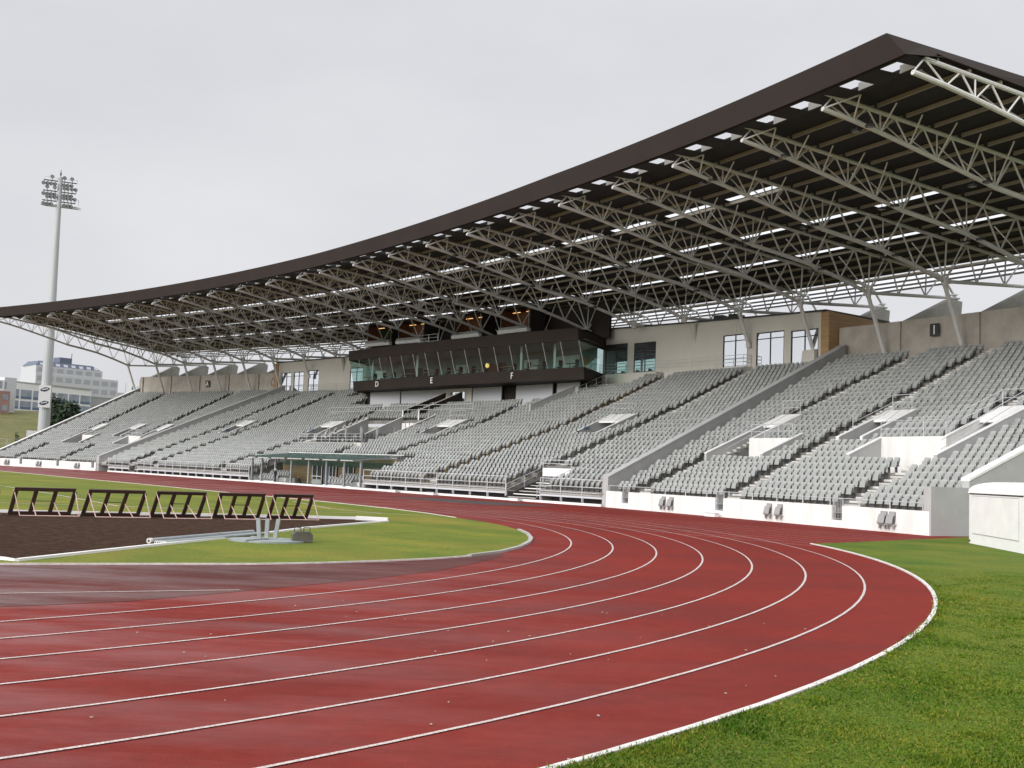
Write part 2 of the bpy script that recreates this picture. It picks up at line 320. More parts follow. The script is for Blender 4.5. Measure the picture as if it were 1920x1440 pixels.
# darker wet apron between the infield edge and lane one
sheet('track_apron', [(-60, -8), (-30, 3), (-13, 11.6), (-6.77, 14.59), (-5.41, 15.62), (-3.76, 17.97), (-2.43, 20.08), (-1.3, 22.2), (-.6, 24.4), (-.05, 26.4), (-.1, 27.4), (-0.86, 25.8), (-1.7, 24.6), (-2.66, 23.6), (-5.04, 21.75), (-7.27, 20.73), (-9.3, 19.8), (-13.4, 17.8), (-30, 8.4), (-60, -4.1)], .004, M['apron'])
GR = [(-24, 14.6), (-9.71, 20.77), (-9.28, 20.53), (-8.17, 25.49), (-7.06, 30.09), (-6.38, 34.15), (-5.29, 37.81), (-4.47, 40.46), (-4.67, 41.3), (-5.75, 41.1), (-7.5, 40.5), (-10.64, 39.2), (-14.62, 37.2), (-17.21, 36.2), (-30, 31)]
sheet('gravel_bed', GR, .02, M['soil'])
KC, KR1, KW = np.array([-28.365, 34.0605]), 30.385, 1.22
def arcp(r, a): return (KC[0] + r * math.cos(a), KC[1] + r * math.sin(a))
TAN = math.atan2(NV[1], NV[0])
def strip(mb, pts, wd, z, m, h=0):
    pts = [np.array(p, float) for p in pts]; Lf, Rg = [], []
    for k, p in enumerate(pts):
        d = pts[min(k + 1, len(pts) - 1)] - pts[max(k - 1, 0)]; d /= np.linalg.norm(d); n = np.array([-d[1], d[0]]) * wd / 2
        Lf.append(p + n); Rg.append(p - n)
    for k in range(len(pts) - 1):
        a, b, c, d = Rg[k], Rg[k + 1], Lf[k + 1], Lf[k]
        if h: mb.hexa([(*a, z), (*b, z), (*c, z), (*d, z), (*a, z + h), (*b, z + h), (*c, z + h), (*d, z + h)], m)
        else: mb.quad((*a, z), (*b, z), (*c, z), (*d, z), m)
mb = MB()
for k in range(7):
    r = KR1 + KW * k
    pts = [arcp(r, TAN - (TAN - R_(-165)) * j / 120) for j in range(121)]
    strip(mb, pts, .046, .009 if k else .0095, M['line'])
for k in range(-1, 9):
    r = KR1 + KW * k
    pts = [KC + NV * r + EV * t for t in ((0.3 if k < 0 else -24), 20, 60, 110)]
    strip(mb, pts, .04, .0085 + .0004 * (k % 3), M['line'])
strip(mb, [(-40, -1), (-20, 9.3), (-7.39, 15.9), (-4.26, 17.48)], .05, .0105, M['line'])
structure(mb, 'lane_lines')
mb = MB()
for L_ in ([(-75, 95), (-29.69, 63.44), (-22.92, 54.21), (-15.87, 44.09), (-12.83, 43.9)], [(-60, 44), (-19.98, 43.2), (-10.64, 45.4), (-5.83, 46.98), (-2.77, 46.7)], [(-11.5, 57.5), (-8.2, 50), (-5.5, 47.2)]): strip(mb, L_, .11, .017, M['line'])
structure(mb, 'pitch_lines')
# kerbs
mb = MB(); a1, a2 = R_(4.4), R_(-168)
strip(mb, [arcp(KR1 + 7 * KW + .07, a1 + (a2 - a1) * j / 90) for j in range(91)], .07, .0, M['oldwhite'], .032); tag(mb.build('outer_kerb'), 'white painted kerb curving round the outside of the red bend', 'kerb')
mb = MB(); strip(mb, INF[1:14], .04, .0, M['oldwhite'], .035); strip(mb, INF[18:26], .04, 0, M['oldwhite'], .035)
strip(mb, INF[9:16], .12, 0, M['conc'], .06); tag(mb.build('inner_kerb'), 'pale concrete kerb round the infield grass inside the bend', 'kerb')
mb = MB(); strip(mb, GR[1:8], .11, 0, M['white'], .065); strip(mb, GR[0:2], .11, 0, M['white'], .07); tag(mb.build('gravel_kerb'), 'white kerb between dark gravel bed and near grass', 'kerb')
mb = MB(); strip(mb, GR[8:15], .10, 0, M['white'], .12); tag(mb.build('gravel_kerb'), 'low white board behind the brown frames at back of gravel', 'kerb')
mb = MB(); mb.hexa([(-5.7, 40.55, .02), (-4.5, 40.6, .02), (-4.5, 40.95, .02), (-5.7, 40.9, .02), (-5.7, 40.55, .16), (-4.5, 40.6, .14), (-4.5, 40.95, .14), (-5.7, 40.9, .16)], M['white']); tag(mb.build('take_off_board'), 'thick white plank lying at the far tip of gravel bed', 'board')
mb = MB(); mb.poly([(-8.04, 72.6, .0065), (-4.6, 68.6, .0065), (-1.0, 65.0, .0065), (3.4, 66.6, .0065), (.6, 69.9, .0065), (-2.6, 72.0, .0065), (-5.2, 74.0, .0065), (-7.2, 73.6, .0065)], M['asphalt']); structure(mb, 'dark_track_patch')
# outer grass
og = [arcp(KR1 + 7 * KW + .13, a1 + (a2 - a1) * j / 60) for j in range(61)]
OG = [(20.14, 46.74), (16.06, 42.58), (12.35, 38.69)] + og + [(-75, 20), (-75, -40), (70, -40), (70, 60), (26, 52)]
sheet('outer_grass', OG, .018, M['grass2'])

# grass blades of the near verge: one mass nobody could count
def blades():
    n = 190000; pts = []
    while len(pts) < n:
        d = 3.2 + 27 * rng.random(n) ** 1.5; a = rng.uniform(-.06, .50, n); x, y = d * np.sin(a), d * np.cos(a)
        an_ = np.degrees(np.arctan2(y - KC[1], x - KC[0])); rg_ = np.exp(-((an_ + 26) / 9) ** 2) + .6 * np.exp(-((an_ + 46) / 4) ** 2)
        ok = np.hypot(x - KC[0], y - KC[1]) > KR1 + 7 * KW + .12 - (.03 + .12 * rg_) * rng.random(n) ** 2
        pts += list(zip(x[ok], y[ok]))
    p = np.array(pts[:n]); dist = np.hypot(p[:, 0], p[:, 1])
    X_, Y_ = p[:, 0], p[:, 1]; edge = np.hypot(X_ - KC[0], Y_ - KC[1]) - (KR1 + 7 * KW)
    cl = .5 + .25 * np.sin(X_ * 1.7 + 1.3 * np.sin(Y_ * 1.1)) + .25 * np.sin(Y_ * 2.3 + 1.7 * np.sin(X_ * 1.9 + .6))
    tuft = np.clip(np.sin(X_ * 3.1 + 2 * np.sin(Y_ * 2.3)) * np.sin(Y_ * 3.7 + 1.5 * np.sin(X_ * 2.9)) - .45, 0, 1) * 1.8
    an = np.degrees(np.arctan2(Y_ - KC[1], X_ - KC[0])); rag = np.exp(-((an + 26) / 9) ** 2) + .6 * np.exp(-((an + 46) / 4) ** 2)
    h = (.012 + .018 * rng.random(n)) * (.5 + .9 * cl ** 2 + tuft) * np.clip(1.25 - dist / 30, .25, 1.2) + np.where(edge < .35, rag * .05 * rng.random(n) * np.clip(1 - edge / .35, 0, 1), 0); wd = .0035 + .0007 * dist * rng.uniform(.6, 1.3, n)
    th = rng.uniform(0, 6.283, n); ln = rng.normal(0, .6, (n, 2)) * h[:, None]
    v = np.zeros((n, 3, 3)); v[:, 0, 0] = p[:, 0] - np.cos(th) * wd; v[:, 0, 1] = p[:, 1] - np.sin(th) * wd; v[:, 1, 0] = p[:, 0] + np.cos(th) * wd; v[:, 1, 1] = p[:, 1] + np.sin(th) * wd
    v[:, 2, 0] = p[:, 0] + ln[:, 0]; v[:, 2, 1] = p[:, 1] + ln[:, 1]; v[:, :2, 2] = .016; v[:, 2, 2] = .018 + h
    me = bpy.data.meshes.new('grass'); me.vertices.add(n * 3); me.vertices.foreach_set('co', v.ravel()); me.loops.add(n * 3); me.loops.foreach_set('vertex_index', np.arange(n * 3)); me.polygons.add(n); me.polygons.foreach_set('loop_start', np.arange(n) * 3); me.polygons.foreach_set('loop_total', np.full(n, 3))
    me.update(); me.validate()
    def f(t, N, K, b):
        g = N('ShaderNodeNewGeometry'); r = ramp(N, [(0, (.045, .100, .007)), (.5, (.088, .145, .009)), (.87, (.150, .165, .016)), (1, (.25, .20, .06))]); K(g.outputs['Random Per Island'], r.inputs[0])
        p2 = ramp(N, [(.36, (.50, .72, .7)), (.5, (.95, 1, 1)), (.66, (1.45, 1.14, 1.15))]); K(noise(N, K, g.outputs['Position'], .8, 8, .7), p2.inputs[0])
        K(mixc(N, K, 1.0, r.outputs[0], p2.outputs[0], 'MULTIPLY'), b.inputs['Base Color']); b.inputs['Roughness'].default_value = .7; b.inputs['Specular IOR Level'].default_value = .08
    me.materials.append(ground_mat('grass_blade', f)); o = bpy.data.objects.new('grass', me); COL.objects.link(o)
    tag(o, 'short mown grass on the verge outside the bend', 'grass', kind='stuff')
blades()
# specks of debris on the near lanes
mb = MB()
for _ in range(46):
    x, y = rng.uniform(-6, 5), rng.uniform(6.5, 17)
    if math.hypot(x - KC[0], y - KC[1]) > KR1 + 7 * KW: continue
    s_ = rng.uniform(.006, .02); a = rng.uniform(0, 3.1); mb.box((x, y, .012), (s_ * 1.8, s_, .006), M['conc'] if rng.random() < .6 else M['seaty'], a)
tag(mb.build('debris'), 'scattered pale leaf and paper specks on the near lanes', 'debris', kind='stuff')

# ------------------------------------------------------------------ grandstand: terraces, walls, stair openings
STAND = thing('grandstand', 'long curved concrete grandstand with stepped terraces behind the red track', 'grandstand', P(11.35, 4, 0))
# openings: narrow covered entries (iL, iR, row) and wide pits
NARROW = [(6.50, 6.03, 11, 'GH'), (10.14, 9.66, 11, 'EF'), (13.46, 13.02, 11, 'CD'), (16.27, 15.92, 11, 'BC'), (2.04, 1.76, 9, ''), (19.72, 19.44, 9, '')]
PITS = [(3.40, 2.60, 6, 'L'), (1.52, .60, 6, 'R'), (21.05, 20.38, 6, 'L'), (19.12, 18.44, 6, 'R')]
VIP = (12.70, 10.80, 8, 16)
def covered(i, k):
    for a, b, k0, _ in NARROW:
        if b < i < a and k0 <= k <= k0 + 4: return True
    for a, b, k0, sd_ in PITS:
        if b < i < a and k0 <= k <= k0 + 2: return True
        if sd_ == 'R' and b < i < b + .24 and k0 <= k <= k0 + 7: return True
        if sd_ == 'L' and a - .24 < i < a and k0 <= k <= k0 + 7: return True
    if VIP[1] < i < VIP[0] and VIP[2] <= k <= VIP[3]: return True
    if 4.98 < i < 5.58 and k <= 3: return True                     # access stair
    if 16.36 < i < 16.75 and k <= 2: return True
    if 8.54 < i < 11.89 and k <= 4: return True                     # team shelter
    return False
def exists(i, k):
    if i < I1 + .02 * k or i > I2 - .03 * k: return k <= 29
    if 8.55 < i < 14.15: return k <= 21
    if 7.75 < i <= 8.55 or 14.15 <= i < 14.9: return k <= 25
    return k <= 28
def brk():
    s = set(np.round(np.arange(RIGHT, LEFT + .01, .2), 3))
    for a, b, *_ in NARROW + PITS: s |= {a, b}
    for a, b, k0, sd_ in PITS: s.add(b + .24 if sd_ == 'R' else a - .24)
    s |= {VIP[0], VIP[1], 4.98, 5.58, 16.36, 16.75, 8.54, 11.89, 8.55, 14.15, 7.75, 14.9, LEFT}
    s = sorted(s); o = [s[0]]
    for x in s[1:]:
        if x - o[-1] > .012: o.append(x)
    return o
BK = brk()
mb = MB()
for k in range(30):
    for a, b in zip(BK[:-1], BK[1:]):
        m_ = (a + b) / 2
        if not exists(m_, k) or covered(m_, k): continue
        f = lambda i: rs(k, i) - .60 if k else (chord(i) + (.56 if I1 < m_ < I2 else .39))
        g = lambda i: rs(k + 1, i) - .60
        z = zr(k)
        mb.quad(P(b, f(b), z), P(a, f(a), z), P(a, g(a), z), P(b, g(b), z), M['tread'])
        zl = z - RISE if k else .75
        mb.quad(P(b, f(b), zl), P(a, f(a), zl), P(a, f(a), z), P(b, f(b), z), M['tread'])
for (a, b) in ((4.90, 5.70), (16.30, 16.86), (8.4, 12.0)):
    cyl_n = 4
    for j in range(cyl_n):
        p, q = a + (b - a) * j / cyl_n, a + (b - a) * (j + 1) / cyl_n; d = lambda i: rs(4 if a > 8 and b < 13 and a < 9 else 4, i) - .58
        mb.quad(P(q, d(q), 0), P(p, d(p), 0), P(p, d(p), 2.6), P(q, d(q), 2.6), M['tread']); mb.quad(P(q, chord(q) + .4, .014), P(p, chord(p) + .4, .014), P(p, d(p), .014), P(q, d(q), .014), M['tread'])
    for e in (a + .08, b - .1): mb.quad(P(e, chord(e) + .6, 0), P(e, rs(4, e) - .6, 0), P(e, rs(4, e) - .6, 2.3), P(e, chord(e) + .6, .8), M['tread'])
tag(mb.build('terrace', STAND))
AISLES = [(.72, 1.2, 0, 30), (2.12, 2.5, 0, 30), (3.42, 3.42, 0, 30), (5.45, 5.8, 0, 29), (7.06, 7.3, 0, 29), (9.28, 9.3, 0, 22), (10.78, 10.72, 0, 8), (12.9, 13.0, 0, 22), (15.66, 15.5, 0, 28), (16.79, 16.65, 0, 28), (18.2, 18.6, 0, 3), (19.84, 19.6, 0, 6), (18.72, 19.0, 9, 30), (21.05, 21.35, 8, 30), (21.6, 21.3, 0, 6)]
def aisle_i(a, k): return a[0] + (a[1] - a[0]) * k / 29
AW = .085
for a in AISLES:                                                    # half steps with pale nosings
    mb = MB()
    for k in range(a[2], a[3]):
        i = aisle_i(a, k)
        if not exists(i, k) or covered(i, k): continue
        r0 = rs(k + 1, i) - .60; z = zr(k)
        for (u0, u1, zz, m) in ((r0 - .36, r0 - .002, z + RISE * .5, M['conc']),):
            mb.hexa([P(i + AW, u0, z + .003), P(i - AW, u0, z + .003), P(i - AW, u1, z + .003), P(i + AW, u1, z + .003), P(i + AW, u0, zz), P(i - AW, u0, zz), P(i - AW, u1, zz), P(i + AW, u1, zz)], m)
        for (u, zt_, hh) in ((r0, z + RISE + .012, .11), (r0 - .36, z + RISE * .5 + .012, .08)):
            mb.hexa([P(i + AW, u - .025, zt_ - hh), P(i - AW, u - .025, zt_ - hh), P(i - AW, u + .10, zt_ - hh), P(i + AW, u + .10, zt_ - hh), P(i + AW, u - .025, zt_), P(i - AW, u - .025, zt_), P(i - AW, u + .10, zt_), P(i + AW, u + .10, zt_)], M['step'])
    mb.build('aisle_steps', STAND)
# radial wall with a top that follows the rake; i may lean with r
def rwall(mb, i0, i1, r0, r1, top, wd, m, capm=None, cap=.0, zb=0.0, flat=None):
    n = max(1, int((r1 - r0) / 4)); W = wd / 2 / (6.31)
    for j in range(n):
        ra, rb = r0 + (r1 - r0) * j / n, r0 + (r1 - r0) * (j + 1) / n
        ia, ib = i0 + (i1 - i0) * j / n, i0 + (i1 - i0) * (j + 1) / n
        za, zb_ = top(ra), top(rb)
        mb.hexa([P(ia + W, ra, zb), P(ia - W, ra, zb), P(ib - W, rb, zb), P(ib + W, rb, zb), P(ia + W, ra, za - cap), P(ia - W, ra, za - cap), P(ib - W, rb, zb_ - cap), P(ib + W, rb, zb_ - cap)], m)
        if capm:
            V = W * 1.02 + .004
            mb.hexa([P(ia + V, ra, za - cap), P(ia - V, ra, za - cap), P(ib - V, rb, zb_ - cap), P(ib + V, rb, zb_ - cap), P(ia + V, ra, za), P(ia - V, ra, za), P(ib - V, rb, zb_), P(ib + V, rb, zb_)], capm)
rake = lambda h: (lambda r: 1.35 + (r - .8) * .425 + h)
mb = MB(); rwall(mb, 3.98, 4.62, .3, 27.6, rake(.85), .6, M['greywall'], M['greywall'], .10); tag(mb.build('divider_wall', STAND), 'grey sloping wall between the centre seats and the right wing')
mb = MB(); rwall(mb, 18.36, 17.46, .3, 26.5, rake(.8), .6, M['greywall'], M['greywall'], .10); tag(mb.build('divider_wall', STAND), 'grey sloping wall between the centre seats and the left wing')
def wallseg(mb, fn, i0, i1, r, wd, z0, z1, m, n=6):
    for j in range(n):
        a, b = i0 + (i1 - i0) * j / n, i0 + (i1 - i0) * (j + 1) / n
        za = z1(a) if callable(z1) else z1; zb = z1(b) if callable(z1) else z1
        mb.hexa([P(a, r, z0), P(b, r, z0), P(b, r + wd, z0), P(a, r + wd, z0), P(a, r, za), P(b, r, zb), P(b, r + wd, zb), P(a, r + wd, za)], m)
# front walls of the wings
for (a, b, nm, gates) in ((I1 - .08, RIGHT - .02, 'right', (3.60, 2.18, .76)), (18.38, LEFT + .05, 'left', (18.50, 19.85, 21.30))):
    mb = MB(); s = 1 if b > a else -1; cur = a
    gl = sorted(gates, reverse=(s < 0))
    for gi in gl + [None]:
        e = (gi - s * .055) if gi is not None else b
        wallseg(mb, None, cur, e, 0.12, .25, 0, 1.06, M['whitewall'], max(1, int(abs(e - cur) * 4)))
        if gi is not None:
            wallseg(mb, None, e, gi + s * .055, .12, .25, 0, .36, M['whitewall'], 1); cur = gi + s * .055
    tag(mb.build('front_wall'), 'white rendered front wall of the %s wing with barred gate openings' % nm, 'wall')
    for gi in gates:
        g = thing('barred_gate', None, 'gate', P(gi, .2, .36), 'barred gates in the white front walls')
        mb = MB()
        for d_ in (-.05, .05): mb.tube(P(gi + d_, .2, .37), P(gi + d_, .2, 1.42), .025, M['steel'], 6)
        for z_ in (.42, .72, 1.38): mb.tube(P(gi - .05, .2, z_), P(gi + .05, .2, z_), .02, M['steel'], 6)
        mb.build('gate_frame', g)
        for q in range(6):
            mb = MB(); mb.tube(P(gi - .04 + .016 * q, .2, .42), P(gi - .04 + .016 * q, .2, 1.38), .011, M['steel'], 5); mb.build('bar', g)
        order = {3.60: 'beside the grey dividing wall', 2.18: 'second from the grey concrete corner', 0.76: 'nearest the grey concrete corner', 18.50: 'beside the low centre deck', 19.85: 'in the middle', 21.30: 'nearest the far left end'}[gi]
        g['label'] = 'small barred steel gate in the %s wing front wall, %s' % (nm, order)
# end walls
mb = MB(); rwall(mb, RIGHT, RIGHT, .12, 2.4, lambda r: 2.15, .42, M['greywall']); rwall(mb, RIGHT, RIGHT, 2.4, 28, rake(.55), .42, M['greywall'], M['white'], .12); tag(mb.build('end_wall', STAND), 'grey right-hand end wall with a white sloping coping')
mb = MB(); rwall(mb, LEFT, LEFT + .06, .12, 28, rake(.42), .4, M['greywall'], M['white'], .10); tag(mb.build('end_wall', STAND), 'grey left-hand end wall with a white sloping coping')
# rear walls of the wings with shallow pilasters
for (a, b, nm) in ((4.72, -.1, 'right'), (17.7, 22.66, 'left')):
    mb = MB(); wallseg(mb, None, a, b, 28.0, .35, 10.5, 15.08, M['concd'], 12)
    for k in (range(0, 5) if nm == 'right' else range(18, 24)):
        i = tr_i(k) - .13
        if min(a, b) < i < max(a, b): mb.hexa([P(i + .03, 27.8, 10.5), P(i - .03, 27.8, 10.5), P(i - .03, 28.02, 10.5), P(i + .03, 28.02, 10.5), P(i + .03, 27.8, 15.05), P(i - .03, 27.8, 15.05), P(i - .03, 28.02, 15.05), P(i + .03, 28.02, 15.05)], M['concd'])
    tag(mb.build('rear_wall', STAND), 'stained raw concrete rear wall above the %s wing seats' % nm)
# narrow covered entries
for n_, (a, b, k0, txt) in enumerate(NARROW):
    r0 = rs(k0, a) - .62; r1 = r0 + 4.3; top = rake(.42); zf = zr(k0 - 1)
    v = MB().box((0, 0, 0), (.01, .01, .01), M['tread']); v = MB()
    v.quad(P(a, r0, zf + .004), P(b, r0, zf + .004), P(b, r1, zf + .004), P(a, r1, zf + .004), M['tread'])
    wallseg(v, None, a, b, r1, .14, zf - .4, top(r1) - .14, M['inner'], 1)
    vo = tag(v.build('entry_passage', STAND))
    for (i_, lb) in ((a, 'left'), (b, 'right')):
        mb = MB(); rwall(mb, i_, i_, r0, r1 + .1, top, .16, M['greywall'], M['white'], .05, zb=zf - .5)
        W = .17 / 2 / 6.31
        mb.hexa([P(i_ + W, r0 - .03, zf), P(i_ - W, r0 - .03, zf), P(i_ - W, r0 - .002, zf), P(i_ + W, r0 - .002, zf), P(i_ + W, r0 - .03, top(r0)), P(i_ - W, r0 - .03, top(r0)), P(i_ - W, r0 - .002, top(r0)), P(i_ + W, r0 - .002, top(r0))], M['white'])
        if txt and lb == 'left':                                    # blue letters and a dark diagonal handrail on the inner face
            d1 = Vector(P(i_ - .02, r0 + 1.5, zf + 1.15)); rt = Vector(P(i_ - .02, r0 + 2.5, zf + 1.15)) - d1
            text_mb(mb, txt, d1, rt, (0, 0, 1), .42, M['logob'])
            mb.tube(P(i_ - .022, r0 + .35, zf + 1.05), P(i_ - .022, r0 + 1.5, zf + .3), .035, M['dark'], 5)
        mb.build('side_wall', vo)
    mb = MB(); ra = r0 + 2.8
    mb.hexa([P(a, ra, top(ra) - .2), P(b, ra, top(ra) - .2), P(b, r1 + .14, top(r1) - .14), P(a, r1 + .14, top(r1) - .14), P(a, ra, top(ra) - .06), P(b, ra, top(ra) - .06), P(b, r1 + .14, top(r1)), P(a, r1 + .14, top(r1))], M['white']); mb.build('roof_slab', vo)
    mb = MB()
    for h_ in (.45, .9):
        mb.tube(P(a - .03, r1, top(r1) + h_), P(b + .03, r1, top(r1) + h_), .022, M['railm'], 5); mb.tube(P(a - .03, r0 + 1.0, top(r0 + 1) + h_), P(a - .03, r1, top(r1) + h_), .022, M['railm'], 5)
        mb.tube(P(b + .03, r0 + 1.9, top(r0 + 1.9) + h_ - .4), P(b + .03, r1, top(r1) + h_), .022, M['railm'], 5)
    for (i_, rr) in ((a - .03, r1), (b + .03, r1), (a - .03, r0 + 1.0)): mb.tube(P(i_, rr, top(rr) - .05), P(i_, rr, top(rr) + .9), .025, M['railm'], 5)
    mb.build('handrail', vo)
# wide pits
for (a, b, k0, side) in PITS:
    r0 = rs(k0, a) - .62; rb = rs(k0 + 3, a) - .83; r1 = r0 + 6.8; top = rake(.42); zf = zr(k0) - 1.2
    v = MB(); v.quad(P(a, r0 - .05, zf), P(b, r0 - .05, zf), P(b, rb, zf), P(a, rb, zf), M['tread'])
    ba, bb = (a - .24, b) if side == 'L' else (a, b + .24)
    wallseg(v, None, ba, bb, rb, .2, zf - .3, top(rb) + .02, M['whitewall'], 2); vo = v.build('stair_pit', STAND)
    LR = ((a, r1 if side == 'L' else rb), (b, rb + .9 if side == 'L' else r1), (ba if side == 'L' else bb, r1))
    for q, (i_, re) in enumerate(LR):
        mb = MB(); rwall(mb, i_, i_, r0 if q < 2 else rb, re, top, .2, M['greywall'] if q < 2 else M['whitewall'], M['white'], .05, zb=zf - .3); mb.build('side_wall', vo)
    s0, s1 = (a, ba) if side == 'L' else (bb, b); ra = r1 - 1.9
    mb = MB(); mb.hexa([P(s0, ra, top(ra) - .2), P(s1, ra, top(ra) - .2), P(s1, r1, top(r1) - .14), P(s0, r1, top(r1) - .14), P(s0, ra, top(ra) - .05), P(s1, ra, top(ra) - .05), P(s1, r1, top(r1)), P(s0, r1, top(r1))], M['white']); mb.build('roof_slab', vo)
    mb = MB()
    for h_ in (.45, .9):
        mb.tube(P(ba, rb + .1, top(rb) + h_), P(bb, rb + .1, top(rb) + h_), .025, M['railm'], 5)
        mb.tube(P(s0, r1, top(r1) + h_), P(s1, r1, top(r1) + h_), .022, M['railm'], 5)
        mb.tube(P(s0, rb, top(rb) + h_), P(s0, r1, top(r1) + h_), .022, M['railm'], 5); mb.tube(P(s1, r0 + .4, top(r0 + .4) + h_ - .35), P(s1, r1, top(r1) + h_), .022, M['railm'], 5)
    for q in range(4):
        i_ = ba + (bb - ba) * q / 3; mb.tube(P(i_, rb + .1, top(rb)), P(i_, rb + .1, top(rb) + .9), .025, M['railm'], 5)
    for i_ in (s0, s1): mb.tube(P(i_, r1, top(r1)), P(i_, r1, top(r1) + .9), .025, M['railm'], 5)
    mb.build('handrail', vo)
# press terrace in the middle of the stand
a, b, k0, k1 = VIP; r0 = rs(k0, a) - .62; r1 = rs(k1 + 1, a) - .62; top = rake(.42)
v = MB(); zf = zr(k0) + .1
for q in range(4):
    ra, rb_ = r0 + (r1 - r0) * q / 4, r0 + (r1 - r0) * (q + 1) / 4; zq = zf + q * .5
    v.quad(P(a, ra, zq), P(b, ra, zq), P(b, rb_, zq), P(a, rb_, zq), M['tread']); v.quad(P(a, rb_, zq), P(b, rb_, zq), P(b, rb_, zq + 1.0 if q == 3 else zq + .5), P(a, rb_, zq + 1.0 if q == 3 else zq + .5), M['conc'])
vo = tag(v.build('press_terrace', STAND))
mb = MB(); wallseg(mb, None, a, b, r0 - .1, .2, zf - .6, zf + .35, M['pav'], 6); mb.build('parapet', vo)
for (i_, ra, h_) in ((b, r0 - .1, .42), (11.72, r0 + 2.0, .2), (a, r0 - .1, .1)):
    mb = MB(); rwall(mb, i_, i_, ra, r1, rake(h_), .2, M['greywall'], M['white'], .04, zb=zf - .4); mb.build('side_wall', vo)
mb = MB()
for h_ in (.65, .95, 1.25): mb.tube(P(a, r0, zf + h_), P(b, r0, zf + h_), .025, M['railm'], 5)
for q in range(9): i_ = a + (b - a) * q / 8; mb.tube(P(i_, r0, zf + .3), P(i_, r0, zf + 1.25), .028, M['railm'], 5)
for h_ in (.5, 1.0):
    mb.tube(P(13.9, r1 + .2, top(r1) + h_), P(9.9, r1 + .2, top(r1) + h_), .03, M['railm'], 5)
for q in range(8): i_ = 13.9 - 4 * q / 7; mb.tube(P(i_, r1 + .2, top(r1) - .3), P(i_, r1 + .2, top(r1) + 1.0), .03, M['railm'], 5)
mb.build('handrail', vo)
mb = MB()
for q in range(7): i_ = 11.62 - .11 * q; mb.hexa([P(i_ + .05, r1 - .3, zf + 2.1), P(i_ - .04, r1 - .3, zf + 2.1), P(i_ - .04, r1 - .25, zf + 2.1), P(i_ + .05, r1 - .25, zf + 2.1), P(i_ + .05, r1 - .3, zf + 2.9), P(i_ - .04, r1 - .3, zf + 2.9), P(i_ - .04, r1 - .25, zf + 2.9), P(i_ + .05, r1 - .25, zf + 2.9)], M['white'])
mb.build('desk_front', vo)
mb = MB()
for q in range(16): i_ = 12.1 - .09 * q; rr = r0 + 1.5 + 4.5 * ((q * 7) % 5) / 5; mb.tube(P(i_, rr, zf + .4), P(i_, rr, zf + 2.0 + .1 * (q % 3)), .04, M['steel'], 5)
mb.build('pole', vo)
proto = None
for q in range(36):
    row, c_ = divmod(q, 12); i_ = 12.35 - .125 * c_ - (.02 if c_ > 5 else 0); rr = r0 + 1.0 + 1.75 * row; zq = zf + .5 * int((rr - r0) / ((r1 - r0) / 4)) + .01
    x, y, _z = P(i_, rr, zq); az = A0 + STEP * i_
    if proto is None:
        proto = thing('press_chair', None, 'chair', (x, y, zq), 'dark loose chairs on the press terrace'); mb = MB(); o_ = np.array([x, y, zq])
        mb.box(o_ + [0, 0, .45], (.44, .44, .06), M['dark']); mb.build('seat', proto)
        mb = MB(); mb.box(o_ + [0, .2, .72], (.42, .05, .46), M['dark']); mb.build('backrest', proto)
        for u_ in (-.18, .18):
            for v_ in (-.18, .18): mb = MB(); mb.tube(o_ + [u_, v_, 0], o_ + [u_, v_, .43], .018, M['steel'], 5); mb.build('leg', proto)
        c = proto
    else: c = copy_tree(proto); c.location = (x, y, zq)
    c.rotation_euler.z = -az + .15 * math.sin(q * 3.1)
    c['label'] = 'dark loose chair on the railed press terrace, %s row from the front' % ('first', 'second', 'third')[row]

# ------------------------------------------------------------------ seats
def tmpl_parts():
    # local x along row, y outward (back), z up from the tread; back faces -y
    def rr(mb, w0, w1, za, zb, y0, y1, th, ch, m, lean=0.0):
        prof = [(-w0, za), (w0, za), (w1, zb - ch), (w1 - ch, zb), (-w1 + ch, zb), (-w1, zb - ch)]
        f = lambda z: y0 + (y1 - y0) * (z - za) / (zb - za)
        vs = [(x, f(z), z) for x, z in prof] + [(x, f(z) + th, z) for x, z in prof]; n = len(prof)
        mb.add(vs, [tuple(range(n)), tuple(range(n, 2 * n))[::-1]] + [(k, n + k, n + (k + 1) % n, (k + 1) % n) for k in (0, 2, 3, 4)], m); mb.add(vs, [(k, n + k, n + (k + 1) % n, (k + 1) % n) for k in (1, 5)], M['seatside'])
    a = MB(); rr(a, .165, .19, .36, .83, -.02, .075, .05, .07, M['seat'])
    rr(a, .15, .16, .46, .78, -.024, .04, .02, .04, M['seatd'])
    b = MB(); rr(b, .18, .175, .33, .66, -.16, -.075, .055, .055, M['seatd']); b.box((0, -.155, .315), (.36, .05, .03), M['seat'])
    c = MB(); c.box((0, .02, .18), (.10, .10, .36), M['seatside']); c.box((0, .0, .36), (.45, .05, .05), M['dark'])
    return a, b, c
TB, TP, TK = tmpl_parts()
cand = []
PITCHM = .49
for k in range(30):
    rk = rs(k, 4.3); dv = 3.98 + .64 * (rk - .3) / 27.3; dl = 18.36 - .9 * (rs(k, 18) - .3) / 26.2
    for si, (i_b, i_a) in enumerate(((RIGHT + .05, dv - .07), (dv + .07, dl - .07), (dl + .07, LEFT - .05))):
        di = PITCHM / 6.31 * (RAD / (RAD + rs(k, (i_a + i_b) / 2)))
        for j in range(int((i_a - i_b) / di)):
            i = i_b + di * (j + .5)
            if not exists(i, k) or covered(i, k) or covered(i - .045, k) or covered(i + .045, k): continue
            if any(abs(i - aisle_i(a, k)) < AW + .03 and a[2] <= k < a[3] for a in AISLES): continue
            cand.append((k, i, si, j, any(0 < (i - aisle_i(a, k)) < AW + .115 for a in AISLES[4:5])))
seats = []
